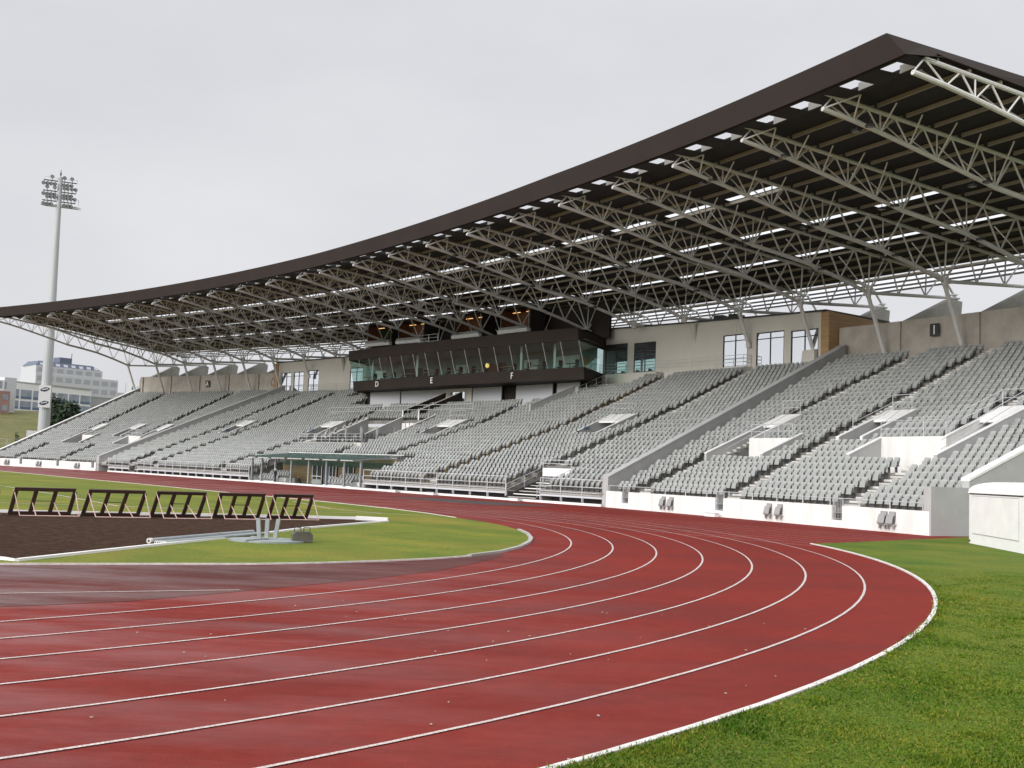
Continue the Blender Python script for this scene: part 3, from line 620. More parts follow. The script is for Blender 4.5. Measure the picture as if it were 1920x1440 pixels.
for (k, i, si, j, ya) in cand:
    x, y, z = P(i, rs(k, i), zr(k)); seats.append((x, y, z + .012 * math.sin(i * 91 + k * 7), -(A0 + STEP * i) + .03 * math.sin(i * 57.3 + k * 3.7), k, i, si, ya))
seats = np.array(seats, float)
dist = np.hypot(seats[:, 0], seats[:, 1]) + .0 * seats[:, 2]
az = np.degrees(np.arctan2(seats[:, 0], seats[:, 1])); vis = (az < 25.2)
order = np.argsort(np.where(vis, dist, 1e9)); near = set([q for q in order[:600].tolist() if seats[q, 6] == 0][:300])
ORD = ['first', 'second', 'third', 'fourth', 'fifth', 'sixth', 'seventh', 'eighth', 'ninth', 'tenth', 'eleventh', 'twelfth', 'thirteenth', 'fourteenth', 'fifteenth', 'sixteenth', 'seventeenth', 'eighteenth', 'nineteenth', 'twentieth', 'twenty-first', 'twenty-second', 'twenty-third', 'twenty-fourth', 'twenty-fifth', 'twenty-sixth', 'twenty-seventh', 'twenty-eighth', 'twenty-ninth', 'thirtieth', 'thirty-first', 'thirty-second', 'thirty-third', 'thirty-fourth', 'thirty-fifth', 'thirty-sixth', 'thirty-seventh', 'thirty-eighth', 'thirty-ninth', 'fortieth']
proto = None; rowcount = {}
idx_sorted = sorted(range(len(seats)), key=lambda q: (seats[q, 4], seats[q, 5]))
for q in idx_sorted:
    if seats[q, 6] != 0: continue
    k = int(seats[q, 4]); rowcount[k] = rowcount.get(k, 0) + 1
    if q not in near: continue
    if proto is None:
        proto = thing('stadium_seat', None, 'seat', (0, 0, 0), 'grey folding seats nearest the camera in the right wing')
        TB.build('backrest', proto); TP.build('seat_pan', proto); TK.build('bracket', proto); c = proto
    else: c = copy_tree(proto)
    c.location = seats[q, :3]; c.rotation_euler = (0, 0, seats[q, 3])
    c['label'] = 'grey folding seat, %s from right end wall, %s row above white front wall' % (ORD[min(rowcount[k], 40) - 1], ORD[k])
rest = np.array([q for q in range(len(seats)) if not (q in near and seats[q, 6] == 0)])
def mass(name, sel, parts, swap=None):
    V, F, MI, mats = [], [], [], []
    off = 0; nv = []; co = []; lt = []; li = []; mi = []
    for part in parts:
        v = np.array(part.v); ca, sa = np.cos(seats[sel, 3]), np.sin(seats[sel, 3])
        jit = 1 + .03 * np.sin(sel * 12.9898)
        X = v[None, :, 0] * ca[:, None] - v[None, :, 1] * sa[:, None] + seats[sel, 0][:, None]
        Y = v[None, :, 0] * sa[:, None] + v[None, :, 1] * ca[:, None] + seats[sel, 1][:, None]
        Z = v[None, :, 2] * jit[:, None] + seats[sel, 2][:, None]
        co.append(np.stack([X, Y, Z], -1).reshape(-1, 3))
        fl = np.concatenate([np.array(f) for f in part.f]); ln = np.array([len(f) for f in part.f])
        li.append((fl[None, :] + (np.arange(len(sel)) * len(v))[:, None] + off).ravel()); lt.append(np.tile(ln, len(sel)))
        loc = []
        for mm in part.mats:
            m2 = swap.get(mm, mm) if swap else mm
            if m2 not in mats: mats.append(m2)
            loc.append(mats.index(m2))
        mi.append(np.tile(np.array([loc[a] for a in part.mi]), len(sel))); off += len(v) * len(sel)
    co = np.concatenate(co); li = np.concatenate(li); lt = np.concatenate(lt); mi = np.concatenate(mi)
    me = bpy.data.meshes.new(name); me.vertices.add(len(co)); me.vertices.foreach_set('co', co.ravel()); me.loops.add(len(li)); me.loops.foreach_set('vertex_index', li)
    me.polygons.add(len(lt)); st = np.concatenate([[0], np.cumsum(lt)[:-1]]); me.polygons.foreach_set('loop_start', st); me.polygons.foreach_set('loop_total', lt); me.polygons.foreach_set('material_index', mi)
    for m in mats: me.materials.append(m)
    me.update(); me.validate(); o = bpy.data.objects.new(name, me); COL.objects.link(o); return o
yel = np.array([q for q in rest if seats[q, 7] > .5 or (9.0 < seats[q, 5] < 17.9 and seats[q, 5] > 16.9 and rng.random() < .14 and 3 < seats[q, 4] < 14)])
plain = np.setdiff1d(rest, yel)
allm = mass('stadium_seat', plain, [TB, TP, TK]); tag(allm, 'thousands of grey folding seats filling the terraces beyond the nearest ones', 'seats', 'grey folding seats', 'stuff')
ym = mass('stadium_seat', yel, [TB, TP, TK], {M['seatside']: M['mustard']}); tag(ym, 'yellowed folding seats along an aisle and in the left centre rows', 'seats', 'grey folding seats', 'stuff')
print('seats', len(seats), 'near', len(near))

# pairs of seats fixed to the white front walls
k_ = 0
for gi, nm in ((2.98, 'right'), (2.86, 'right'), (1.53, 'right'), (1.40, 'right'), (.28, 'right'), (.20, 'right'), (19.02, 'left'), (19.13, 'left'), (20.51, 'left'), (20.62, 'left'), (21.77, 'left'), (21.88, 'left')):
    x, y, z = P(gi, .05, .12); first = k_ == 0
    if first:
        wp = thing('wall_seat', None, 'seat', (0, 0, 0), 'pairs of grey seats fixed on the white front walls')
        WB, WP, _w = tmpl_parts()
        for q_ in (WB, WP): q_.mats = [{M['seat']: M['wseat'], M['seatd']: M['wseat2']}.get(x_, x_) for x_ in q_.mats]
        WB.build('backrest', wp); WP.build('seat_pan', wp); mb = MB(); mb.box((0, -.02, .27), (.44, .14, .05), M['seat']); mb.box((-.14, -.03, .18), (.05, .10, .16), M['seatd']); mb.box((.14, -.03, .18), (.05, .10, .16), M['seatd']); mb.build('bracket', wp); c = wp
    else: c = copy_tree(wp)
    c.location = (x, y, z - .09); c.rotation_euler = (0, 0, -(A0 + STEP * gi)); c.scale = (1.15, 1.1, 1.18); k_ += 1
    pair, side = (k_ - 1) // 2, ('left', 'right')[(k_ - 1) % 2] if nm == 'right' else ('right', 'left')[(k_ - 1) % 2]
    where = ['right wing, pair nearest the grey dividing wall', 'right wing, middle pair', 'right wing, pair nearest the white hut', 'left wing, pair nearest the centre deck', 'left wing, middle pair', 'left wing, pair at the far left'][pair]
    c['label'] = '%s seat on the white front wall, %s' % (side, where)

# ------------------------------------------------------------------ front rails and the centre deck
def rail(name, label, pts, h, levels, post, m, group=None, rad=.022):
    mb = MB()
    for z in levels:
        mb.path([(p[0], p[1], p[2] + z) for p in pts], rad, m, 5)
    o = thing(name, label, 'railing', pts[0], group); mb.build('rails', o)
    for p in pts: mb = MB(); mb.tube(p, (p[0], p[1], p[2] + h), rad * 1.2, m, 6); mb.build('post', o)
    return o
for (a, b, nm) in ((I1 - .1, RIGHT + .06, 'right'), (18.42, LEFT - .05, 'left')):
    rail('railing', 'low tubular rail along the top of the %s wing front wall' % nm, [P(a + (b - a) * j / 13, .25, 1.05) for j in range(14)], .36, (.36,), 1, M['railm'], 'front wall rails')
# deck of the centre: slab on short posts over a dark gap, low white kerb at the track edge
mb = MB(); mb.hexa([Q(.3, .15, 0), Q(86.5, .15, 0), Q(86.5, .33, 0), Q(.3, .33, 0), Q(.3, .15, .16), Q(86.5, .15, .16), Q(86.5, .33, .16), Q(.3, .33, .16)], M['white']); tag(mb.build('track_kerb'), 'long low white kerb at the foot of the centre stand', 'kerb')
gaps = [(6.6, 10.2), (28.9, 49.5), (78.0, 80.4)]
runs = [(.3, 6.6), (10.2, 28.9), (49.5, 78.0), (80.4, 87.2)]
dk = thing('front_deck', 'raised walkway deck on short posts along the foot of the centre seats', 'deck', Q(40, .8, 0))
for a, b in runs:
    mb = MB(); mb.hexa([Q(a, .55, .62), Q(b, .55, .62), Q(b, 1.5, .62), Q(a, 1.5, .62), Q(a, .55, .74), Q(b, .55, .74), Q(b, 1.5, .74), Q(a, 1.5, .74)], M['conc'])
    mb.hexa([Q(a, .5, .47), Q(b, .5, .47), Q(b, .545, .47), Q(a, .545, .47), Q(a, .5, .60), Q(b, .5, .60), Q(b, .545, .60), Q(a, .545, .60)], M['cityw']); mb.build('slab', dk)
    mb = MB(); mb.hexa([Q(a, 1.45, 0), Q(b, 1.45, 0), Q(b, 1.5, 0), Q(a, 1.5, 0), Q(a, 1.45, .54), Q(b, 1.45, .54), Q(b, 1.5, .54), Q(a, 1.5, .54)], M['dark']); mb.build('under_deck_shade', dk)  # dark sheet imitates the shade in the void under the deck
    n = max(2, int((b - a) / 1.95))
    for j in range(n + 1):
        t = a + .05 + (b - a - .1) * j / n; mb = MB(); mb.box(Q(t, .6, .28), (.09, .09, .56), M['steel']); mb.build('support', dk)
    ra = rail('railing', None, [Q(a + .05 + (b - a - .1) * j / n, .5, .2) for j in range(n + 1)], 1.5, (.62, 1.0, 1.5), 1, M['railm'], 'railings along the centre deck', .028)
    ra['label'] = {.3: 'short tube railing at the centre deck end nearest the white wall', 10.2: 'tube railing of the centre deck between stair and glass shelter', 49.5: 'tube railing of the centre deck left of the glass shelter', 80.4: 'short tube railing at the far left end of the centre deck'}[a]
    # darker single row of seats on the deck is part of the seating mass behind
# access stairs from the track
for (t0, t1, i_, nm) in ((6.6, 10.2, 5.37, 'near the white barrier panel'), (78.0, 80.4, 16.2, 'near the left wing')):
    st = thing('access_stair', 'steel stair climbing from track level into the seats, ' + nm, 'stairs', Q((t0 + t1) / 2, 1, 0))
    tt = (t0 + t1) / 2
    for j in range(9):
        d0 = .5 + .55 * j; z_ = .22 + .21 * j; mb = MB(); mb.hexa([Q(t0 + .2, d0, z_), Q(t1 - .2, d0, z_), Q(t1 - .2, d0 + .5, z_), Q(t0 + .2, d0 + .5, z_), Q(t0 + .2, d0, z_ + .06), Q(t1 - .2, d0, z_ + .06), Q(t1 - .2, d0 + .5, z_ + .06), Q(t0 + .2, d0 + .5, z_ + .06)], M['white'] if j % 2 else M['conc']); mb.build('step', st)
    for t in (t0 + .15, t1 - .15):
        mb = MB(); mb.hexa([Q(t - .04, .3, 0), Q(t + .04, .3, 0), Q(t + .04, 5.6, 1.9), Q(t - .04, 5.6, 1.9), Q(t - .04, .3, .28), Q(t + .04, .3, .28), Q(t + .04, 5.6, 2.25), Q(t - .04, 5.6, 2.25)], M['dark']); mb.build('stringer', st)
        mb = MB()
        for h_ in (.6, 1.0): mb.tube(Q(t, .4, .15 + h_), Q(t, 5.6, 2.1 + h_), .025, M['railm'], 5)
        for j in range(4): mb.tube(Q(t, .4 + 1.73 * j, .15 + .65 * j), Q(t, .4 + 1.73 * j, 1.15 + .65 * j), .025, M['railm'], 5)
        mb.build('handrail', st)
if True:
    bp = thing('barrier_panel', 'white panel with steel rails above the stair beside the right deck', 'barrier', Q(8.2, 3.6, 1.0)); 
    t0, t1, zb_, zt_ = 6.7, 9.7, 1.82, 2.42
    mb = MB(); mb.hexa([Q(t0, 3.6, zb_), Q(t1, 3.6, zb_), Q(t1, 3.66, zb_), Q(t0, 3.66, zb_), Q(t0, 3.6, zt_), Q(t1, 3.6, zt_), Q(t1, 3.66, zt_), Q(t0, 3.66, zt_)], M['white']); mb.build('panel', bp)
    mb = MB(); mb.path([Q(t0, 3.63, 1.0), Q(t0, 3.63, 3.0), Q(t1, 3.63, 3.0), Q(t1, 3.63, 1.0)], .03, M['railm'], 5); mb.tube(Q(t0, 3.63, 2.75), Q(t1, 3.63, 2.75), .025, M['railm'], 5)
    for j in range(12): t = t0 + .1 + 2.8 * j / 11; mb.tube(Q(t, 3.63, .7), Q(t, 3.63, zb_), .014, M['railm'], 4)
    mb.build('frame', bp)

# ------------------------------------------------------------------ roof
ROOF = thing('stand_roof', 'huge curved cantilever roof over the stand with brown fascia and white tube trusses', 'roof', P(11.35, 14, 0))
dz = lambda i: -.022 * max(0, i - 5)
BN = [(.2, 21.25), (2.3, 21.02), (4.2, 20.74), (6.3, 20.38), (8.4, 20.02), (10.7, 19.6), (13.0, 19.18), (15.9, 18.9), (18.9, 18.55), (22.2, 17.9), (25.4, 17.15)]
topz = lambda r: 22.12 - .072 * r
dzn = lambda i, r: dz(i) * (1 - r / 60) + (.25 * min(1, max(0, (i - 3) / 3)) if r > 20 and i > 3 else 0) * (1 if i < 12 else 0)
POSTK = list(range(0, 7)) + list(range(17, 24))
PR = [1.75 + 2.1 * k for k in range(16)]
for k in range(NTR):
    i = tr_i(k); D = lambda r, z: P(i, r, z + dz(i))
    tr = MB(); tr.tube(D(.2, 21.25), D(.45, 21.18), .16, M['trussm'], 8)
    mb = MB()
    for (r0, z0), (r1, z1) in zip(BN[:-1], BN[1:]): mb.tube(D(r0, z0), D(r1, z1), .13 if r0 < 13 else .155, M['trussm'], 8)
    to = mb.build('truss', ROOF, smooth=False)
    mb = MB(); r_a = .9 if k in (0, NTR - 1) else -.15; mb.tube(D(r_a, topz(r_a)), D(20, topz(20)), .115, M['trussm'], 8); mb.tube(D(20, topz(20)), D(34.5, topz(34.5)), .13, M['trussm'], 8); mb.build('top_chord', to)
    mb = MB(); mb.tube(D(25.4, 17.15), D(36.2, 18.0), .14, M['trussm'], 8); mb.tube(D(34.5, topz(34.5)), D(36.2, 18.0), .1, M['trussm'], 6); mb.box(D(36.0, 17.9), (.7, .7, .12), M['steel']); mb.box(D(36.0, 18.25), (.5, .5, .08), M['white']); mb.build('tail_bar', to)
    mb = MB()
    tops = [.9, 3.25, 5.25, 7.35, 9.5, 11.8, 14.4, 17.4, 20.5, 23.8]
    for q, tr_ in enumerate(tops):
        (ra, za), (rb, zb) = BN[q], BN[q + 1]; wd = .05 if q < 6 else .065
        mb.tube(D(ra, za), D(tr_, topz(tr_)), wd, M['trussm'], 6); mb.tube(D(tr_, topz(tr_)), D(rb, zb), wd, M['trussm'], 6)
    for q in (2, 4, 6, 8): mb.tube(D(*BN[q]), D(BN[q][0], topz(BN[q][0])), .045, M['trussm'], 6)
    for (ra, za), tr_ in (((25.4, 17.15), 25.6), ((25.4, 17.15), 27.9), ((29, 17.45), 27.9), ((29, 17.45), 30.6), ((32.3, 17.7), 30.6), ((32.3, 17.7), 32.4), ((32.3, 17.7), 34.2)): mb.tube(D(ra, za), D(tr_, topz(tr_)), .06, M['trussm'], 6)
    mb.build('web', to)
    mb = MB()
    for q in (0, 1, 2, 3, 4, 5, 6, 8, 10):
        r0, z0 = BN[q]; dd = .15 + .006 * r0 + (.05 if q in (2, 4, 6, 8, 10) else 0)
        for s in (-1, 1):
            if (k == 0 and s < 0) or (k == NTR - 1 and s > 0): continue
            rt = min(PR, key=lambda x: abs(x - (r0 + .2))); mb.tube(D(r0, z0), P(i + s * dd, rt, topz(rt) + dz(i)), .045, M['trussm'], 6)
    mb.build('lateral_brace', to)
    mb = MB(); mb.tube(D(25.4, 17.45), D(25.45, 16.8), .34, M['trussm'], 8, .2); mb.build('node_joint', to)
    if k in POSTK:
        zf = 13.35 if k == 5 else 14.35 if k in (6, 17) else 12.0; rf = 25.4 + (17.0 - zf) * .45
        mb = MB(); mb.tube(D(25.4, 17.0), P(i, rf, zf), .17, M['trussm'], 8); mb.build('post', to)
        if k in (5, 18):
            mb = MB(); r_, z_ = rf, zf; mb.hexa([P(i + .12, r_ - .6, z_ - 1.9), P(i - .1, r_ - .6, z_ - 1.9), P(i - .1, r_ + .5, z_ - 1.9), P(i + .12, r_ + .5, z_ - 1.9), P(i + .1, r_ - .5, z_ - .1), P(i - .08, r_ - .5, z_ - .1), P(i - .08, r_ + .45, z_ + .1), P(i + .1, r_ + .45, z_ + .1)], M['pav']); mb.build('plinth', to)
        else:
            mb = MB(); mb.tube(P(i, rf + .05, zf - .35), P(i, rf, zf + .1), .24, M['trussm'], 8, .2); mb.build('post_foot', to)
ilist = [tr_i(k) for k in range(NTR)]
for n, r in enumerate(PR):
    mb = MB(); ends = [ilist[0] - .03] + ilist[1:-1] + [ilist[-1] + .03]
    for a, b in zip(ends[:-1], ends[1:]):
        a_, b_ = a + .025, b - .025
        za, zb = topz(r) + dz(a) + .14, topz(r) + dz(b) + .14; wd = .055
        mb.hexa([P(a_, r - wd, za), P(b_, r - wd, zb), P(b_, r + wd, zb), P(a_, r + wd, za), P(a_, r - wd, za + .21), P(b_, r - wd, zb + .21), P(b_, r + wd, zb + .21), P(a_, r + wd, za + .21)], M['purlin'])
    mb.build('purlin', ROOF)
ftop = lambda i: 23.42 if i < 5 else 23.42 - .075 * (i - 5) if i < 11 else 22.97 - .019 * (i - 11)
fbot = lambda i: 21.92 + dz(i) - (.18 * min(1, max(0, (i - 5) / 6)))
# deck with skylight strips, open squares behind the fascia and a translucent rear band
bks = sorted(set([round(x, 3) for k in range(-1, 24) for x in (k + .19, k + .36, k + .62, k + .79, k + .10, k + .88, float(k))]))
bks = [.04] + [x for x in bks if .05 < x < 22.68] + [22.70]
rb = [-.20, .05, 1.30, 1.55, 1.56, 4, 9.5, 10.0, 13, 17.05, 17.55, 21, 23.7, 24.2, 28, 33.0]
dk_, sk_ = MB(), MB()
def inside(i, lo, hi): return any(k + lo - .001 <= i <= k + hi + .001 for k in range(0, 24))
for a, b in zip(bks[:-1], bks[1:]):
    m_ = (a + b) / 2
    for r0, r1 in zip(rb[:-1], rb[1:]):
        rm = (r0 + r1) / 2; z = lambda r, i: (topz(r) + .37 + dz(i)) if r > 1.555 else fbot(i) + .06 + .02 * r
        hole = .05 < rm < 1.30 and (inside(m_, .19, .36) or inside(m_, .62, .79))
        if hole and m_ < 22.6: 
            dk_.quad(P(b, 1.31, z(1.3, b)), P(a, 1.31, z(1.3, a)), P(a, 1.31, z(1.3, a) + .42), P(b, 1.31, z(1.3, b) + .42), M['white'])
            continue
        strip_ = ((9.5 < rm < 10.0 and 2.9 < m_ < 20.6) or ((17.05 < rm < 17.55 or 23.7 < rm < 24.2) and 2.0 < m_ < 21)) and inside(m_, .10, .88)
        (sk_ if strip_ else dk_).quad(P(a, r0, z(r0, a)), P(b, r0, z(r0, b)), P(b, r1, z(r1, b)), P(a, r1, z(r1, a)), M['skyl'] if strip_ else M['deck'])
dk_.build('roof_deck', ROOF); sk_.build('skylight_strip', ROOF)
mb = MB(); n = 60
for j in range(n):
    a, b = -.1 + 22.88 * j / n, -.1 + 22.88 * (j + 1) / n; z = lambda r, i: topz(r) + .33 + dz(i)
    mb.quad(P(a, 33.0, z(33, a)), P(b, 33.0, z(33, b)), P(b, 37.6, z(37.6, b)), P(a, 37.6, z(37.6, a)), M['skyl'])
mb.build('rear_glazing', ROOF)
mb = MB()
for r in (33.6, 35.0, 36.3, 37.5):
    for j in range(n):
        a, b = -.1 + 22.88 * j / n, -.1 + 22.88 * (j + 1) / n; za, zb = topz(r) + .15 + dz(a), topz(r) + .15 + dz(b)
        mb.hexa([P(a, r - .05, za), P(b, r - .05, zb), P(b, r + .05, zb), P(a, r + .05, za), P(a, r - .05, za + .16), P(b, r - .05, zb + .16), P(b, r + .05, zb + .16), P(a, r + .05, za + .16)], M['dark'])
mb.build('glazing_bar', ROOF)
# fascia
mb = MB(); n = 92; FB0, FB1, FT0, FT1 = .03, 22.72, .24, 22.55
for j in range(n):
    a, b = FB0 + (FB1 - FB0) * j / n, FB0 + (FB1 - FB0) * (j + 1) / n; a2, b2 = FT0 + (FT1 - FT0) * j / n, FT0 + (FT1 - FT0) * (j + 1) / n
    mb.hexa([P(a, -.46, fbot(a)), P(b, -.46, fbot(b)), P(b, -.20, fbot(b)), P(a, -.20, fbot(a)), P(a2, -.32, ftop(a)), P(b2, -.32, ftop(b)), P(b2, -.05, ftop(b)), P(a2, -.05, ftop(a))], M['fascia'])
mb.build('fascia', ROOF)
for (i0, i1, nm) in ((FB0, FT0, 'right'), (FB1, FT1, 'left')):
    mb = MB(); seg = [-.46, 2, 5, 10, 17, 25, 33, 38]; s = .05 if nm == 'right' else -.05
    zt = lambda r: ftop(i0) - .060 * max(0, r); rt = lambda r: r if r > 0 else -.32
    zb = lambda r: fbot(i0) if r < 0 else min(zt(r) - .3, topz(r) + .30 + dz(i0)); f = lambda r: max(.3, 1 - .045 * max(r, 0))
    for r0, r1 in zip(seg[:-1], seg[1:]):
        t0, t1 = i0 + (i1 - i0) * f(r0), i0 + (i1 - i0) * f(r1)
        mb.hexa([P(i0, r0, zb(r0)), P(i0, r1, zb(r1)), P(i0 + s, r1, zb(r1)), P(i0 + s, r0, zb(r0)), P(t0, rt(r0), zt(r0)), P(t1, r1, zt(r1)), P(t1 + s, r1, zt(r1)), P(t0 + s, rt(r0), zt(r0))], M['fascia'])
    mb.build('end_fascia', ROOF)
# small dark lamps hung beneath the trusses
lp = None
for k in (1, 2, 3, 4, 6, 8, 10, 13, 15, 17, 19, 21):
    for r_, z_ in ((3.0, 20.75), (11.8, 19.2), (19.6, 18.2)):
        if k > 8 and r_ > 15: continue
        for s in (-1, 1):
            x, y, z = P(tr_i(k) + .075 * s, r_, z_ + dz(tr_i(k)))
            if lp is None:
                lp = thing('roof_lamp', None, 'lamp', (x, y, z), 'small dark lamps under the roof trusses'); o_ = np.array([x, y, z]); mb = MB(); mb.box(o_, (.42, .34, .13), M['dark']); mb.build('housing', lp); mb = MB(); mb.tube(o_ + [0, 0, .06], o_ + [0, 0, .34], .02, M['dark'], 5); mb.build('stem', lp); mb = MB(); mb.box(o_ - [0, 0, .075], (.34, .26, .02), M['lens']); mb.build('lens', lp); c = lp
            else: c = copy_tree(lp); c.location = (x, y, z); c.rotation_euler.z = -(A0 + STEP * tr_i(k))
            c['label'] = 'small dark lamp under the %s roof truss from the right, %s' % (ORD[k], {3.0: 'front pair', 11.8: 'middle pair', 19.6: 'rear pair'}[r_])
# buttresses behind the wing walls that hold the truss tails
bt = 0
for k in list(range(0, 6)) + list(range(18, 24)):
    i = tr_i(k); W = .05; mb = MB(); pts = [(28.36, 12.0), (28.36, 15.04), (29.2, 15.1), (35.2, 17.78), (36.6, 17.7), (35.9, 12.0)]
    vs = [P(i + W, r, z + dz(i) * .8) for r, z in pts] + [P(i - W, r, z + dz(i) * .8) for r, z in pts]; n = len(pts)
    mb.add(vs, [tuple(range(n)), tuple(range(n, 2 * n))[::-1]] + [(q, n + q, n + (q + 1) % n, (q + 1) % n) for q in range(n)], M['conc']); mb.build('buttress', STAND)

# ------------------------------------------------------------------ pavilions at the top of the stand
def cyl_wall(mb, a, b, r, wd, z0, z1, m, n=4): wallseg(mb, None, a, b, r, wd, z0, z1, m, n)
def window(parent, name, a, b, r, z0, z1, door=False, mull=True, glass=None):
    a, b = max(a, b), min(a, b); fw = .055 / 6.31 * 1.4
    f = MB()
    def bar(i0, i1, za, zb, d=.10): f.hexa([P(i0, r - .03, za), P(i1, r - .03, za), P(i1, r + d, za), P(i0, r + d, za), P(i0, r - .03, zb), P(i1, r - .03, zb), P(i1, r + d, zb), P(i0, r + d, zb)], M['dark'])
    bar(a, a - fw, z0, z1); bar(b + fw, b, z0, z1); bar(a, b, z1 - .09, z1); bar(a, b, z0, z0 + .07)
    m_ = (a + b) / 2; bar(a, b, z1 - .62, z1 - .55)
    if mull: bar(m_ + fw / 2, m_ - fw / 2, z0, z1)
    if door: bar(a, b, z0 + 1.0, z0 + 1.05)
    w_ = f.build(name, parent); g = MB(); g.quad(P(a, r + .02, z0), P(b, r + .02, z0), P(b, r + .02, z1), P(a, r + .02, z1), glass or M['winglass']); g.build('pane', w_); return w_
def wall_with_holes(mb, a, b, r, wd, z0, ztop, holes, m):
    cur = a; s = 1 if b > a else -1
    for (h0, h1, hz0, hz1) in sorted(holes, key=lambda h: h[0] * s):
        lo, hi = (min(h0, h1), max(h0, h1)) if s > 0 else (max(h0, h1), min(h0, h1))
        if abs(lo - cur) > .01: cyl_wall(mb, cur, lo, r, wd, z0, ztop, m, max(1, int(abs(lo - cur) * 3)))
        cyl_wall(mb, lo, hi, r, wd, z0, hz0, m, 1)
        f = ztop if callable(ztop) else (lambda i: ztop)
        mb.hexa([P(lo, r, hz1), P(hi, r, hz1), P(hi, r + wd, hz1), P(lo, r + wd, hz1), P(lo, r, f(lo)), P(hi, r, f(hi)), P(hi, r + wd, f(hi)), P(lo, r + wd, f(lo))], m); cur = hi
    cyl_wall(mb, cur, b, r, wd, z0, ztop, m, max(1, int(abs(b - cur) * 3)))
RW = 26.9
pv = thing('pavilion', 'beige clad pavilion behind the right centre seats with tall windows and a timber end', 'pavilion', P(6.7, RW, 11))
ztr = lambda i: 16.45 + (i - 4.75) * .19
holes = [(8.80, 8.33, 12.5, 15.6), (8.20, 7.75, 12.5, 15.5), (6.48, 6.05, 12.3, 15.35), (5.90, 5.44, 12.2, 15.25), (5.33, 4.90, 12.1, 15.1)]
mb = MB(); wall_with_holes(mb, 4.86, 8.85, RW, .3, 9.5, ztr, holes, M['pav']); mb.build('wall', pv)
mb = MB()
for j in range(8):
    a, b = 4.78 + 4.1 * j / 8, 4.78 + 4.1 * (j + 1) / 8; mb.hexa([P(a, RW - .12, ztr(a)), P(b, RW - .12, ztr(b)), P(b, 35, ztr(b) - .2), P(a, 35, ztr(a) - .2), P(a, RW - .12, ztr(a) + .14), P(b, RW - .12, ztr(b) + .14), P(b, 35, ztr(b)), P(a, 35, ztr(a))], M['dark'])
mb.build('roof', pv)
mb = MB(); mb.hexa([P(4.86, RW - .03, 11.3), P(4.74, RW - .03, 11.3), P(4.74, 35, 11.3), P(4.86, 35, 11.3), P(4.86, RW - .03, ztr(4.8) - .03), P(4.74, RW - .03, ztr(4.8) - .03), P(4.74, 35, 16.1), P(4.86, 35, 16.1)], M['wood']); mb.build('timber_end', pv)
for n, (h0, h1, z0, z1) in enumerate(holes): tag(window(pv, 'door' if n in (1, 2) else 'window', h0, h1, RW + .06, z0, z1, n in (0, 1)))
mb = MB(); i = tr_i(7); mb.tube(P(i, RW + .1, 14.6), P(i, RW - .3, 16.75), .03, M['pav'], 8, .38); mb.build('bracket', pv)
mb = MB()
for (i, z) in ((6.72, 17.05), (6.45, 17.0)): mb.box(P(i, RW + 1.5, z), (1.4, 1.0, .9), M['dark'], .9)
mb.build('roof_unit', pv)
# ledge walkway in front of the right pavilion
lg = thing('ledge_walkway', 'narrow concrete ledge with a dark rail in front of the beige right pavilion', 'walkway', P(7.2, 25.6, 11.6))
mb = MB(); wallseg(mb, None, 5.95, 7.42, 25.75, 1.15, 10.6, 12.22, M['pav'], 3); wallseg(mb, None, 7.58, 8.75, 25.75, 1.15, 10.6, 12.3, M['pav'], 3); mb.build('ledge', lg)
mb = MB()
pts = [P(8.75, 25.8, 12.3), P(8.2, 25.8, 12.3), P(7.6, 25.8, 12.3), P(7.35, 25.8, 12.25), P(6.9, 25.8, 12.22), P(6.45, 25.8, 12.22), P(5.97, 25.8, 12.22), P(5.97, 26.8, 12.22)]
for h_ in (.4, .75, 1.05): mb.path([(p[0], p[1], p[2] + h_) for p in pts], .022, M['steel'], 5)
for p in pts: mb.tube(p, (p[0], p[1], p[2] + 1.05), .025, M['steel'], 5)
mb.build('rail', lg)
# left pavilion
pl = thing('pavilion', 'beige clad pavilion behind the left centre seats with three dark framed doors', 'pavilion', P(16.5, 26, 11))
ztl = lambda i: 16.75 - (i - 15.2) * .13
holesL = [(17.66, 17.34, 12.0, 14.95), (17.26, 16.94, 12.0, 15.0), (16.80, 16.46, 12.0, 15.15), (15.50, 15.10, 12.3, 15.2)]
mb = MB(); wall_with_holes(mb, 14.6, 17.76, RW + .2, .3, 9.5, ztl, holesL, M['pav']); mb.build('wall', pl)
mb = MB(); mb.hexa([P(17.90, RW + .1, 10.5), P(17.77, RW + .1, 10.5), P(17.77, 35, 10.5), P(17.90, 35, 10.5), P(17.90, RW + .1, 16.35), P(17.77, RW + .1, 16.35), P(17.77, 35, 16.2), P(17.90, 35, 16.2)], M['wood']); mb.build('timber_end', pl)
mb = MB()
for j in range(8):
    a, b = 14.6 + 3.25 * j / 8, 14.6 + 3.25 * (j + 1) / 8; mb.hexa([P(a, RW + .08, ztl(a)), P(b, RW + .08, ztl(b)), P(b, 35, ztl(b) - .2), P(a, 35, ztl(a) - .2), P(a, RW + .08, ztl(a) + .14), P(b, RW + .08, ztl(b) + .14), P(b, 35, ztl(b)), P(a, 35, ztl(a))], M['dark'])
mb.build('roof', pl)
for h0, h1, z0, z1 in holesL: window(pl, 'door', h0, h1, RW + .26, z0, z1, True)
mb = MB(); i = tr_i(16); mb.tube(P(i, RW + .2, 14.7), P(i, RW - .2, 16.5), .03, M['pav'], 8, .36); mb.build('bracket', pl)
lg = thing('ledge_walkway', 'railed concrete ledge in front of the beige left pavilion', 'walkway', P(16, 25.6, 11.3))
mb = MB(); wallseg(mb, None, 14.9, 16.9, 25.9, 1.15, 10.6, 11.95, M['pav'], 4); mb.build('ledge', lg)
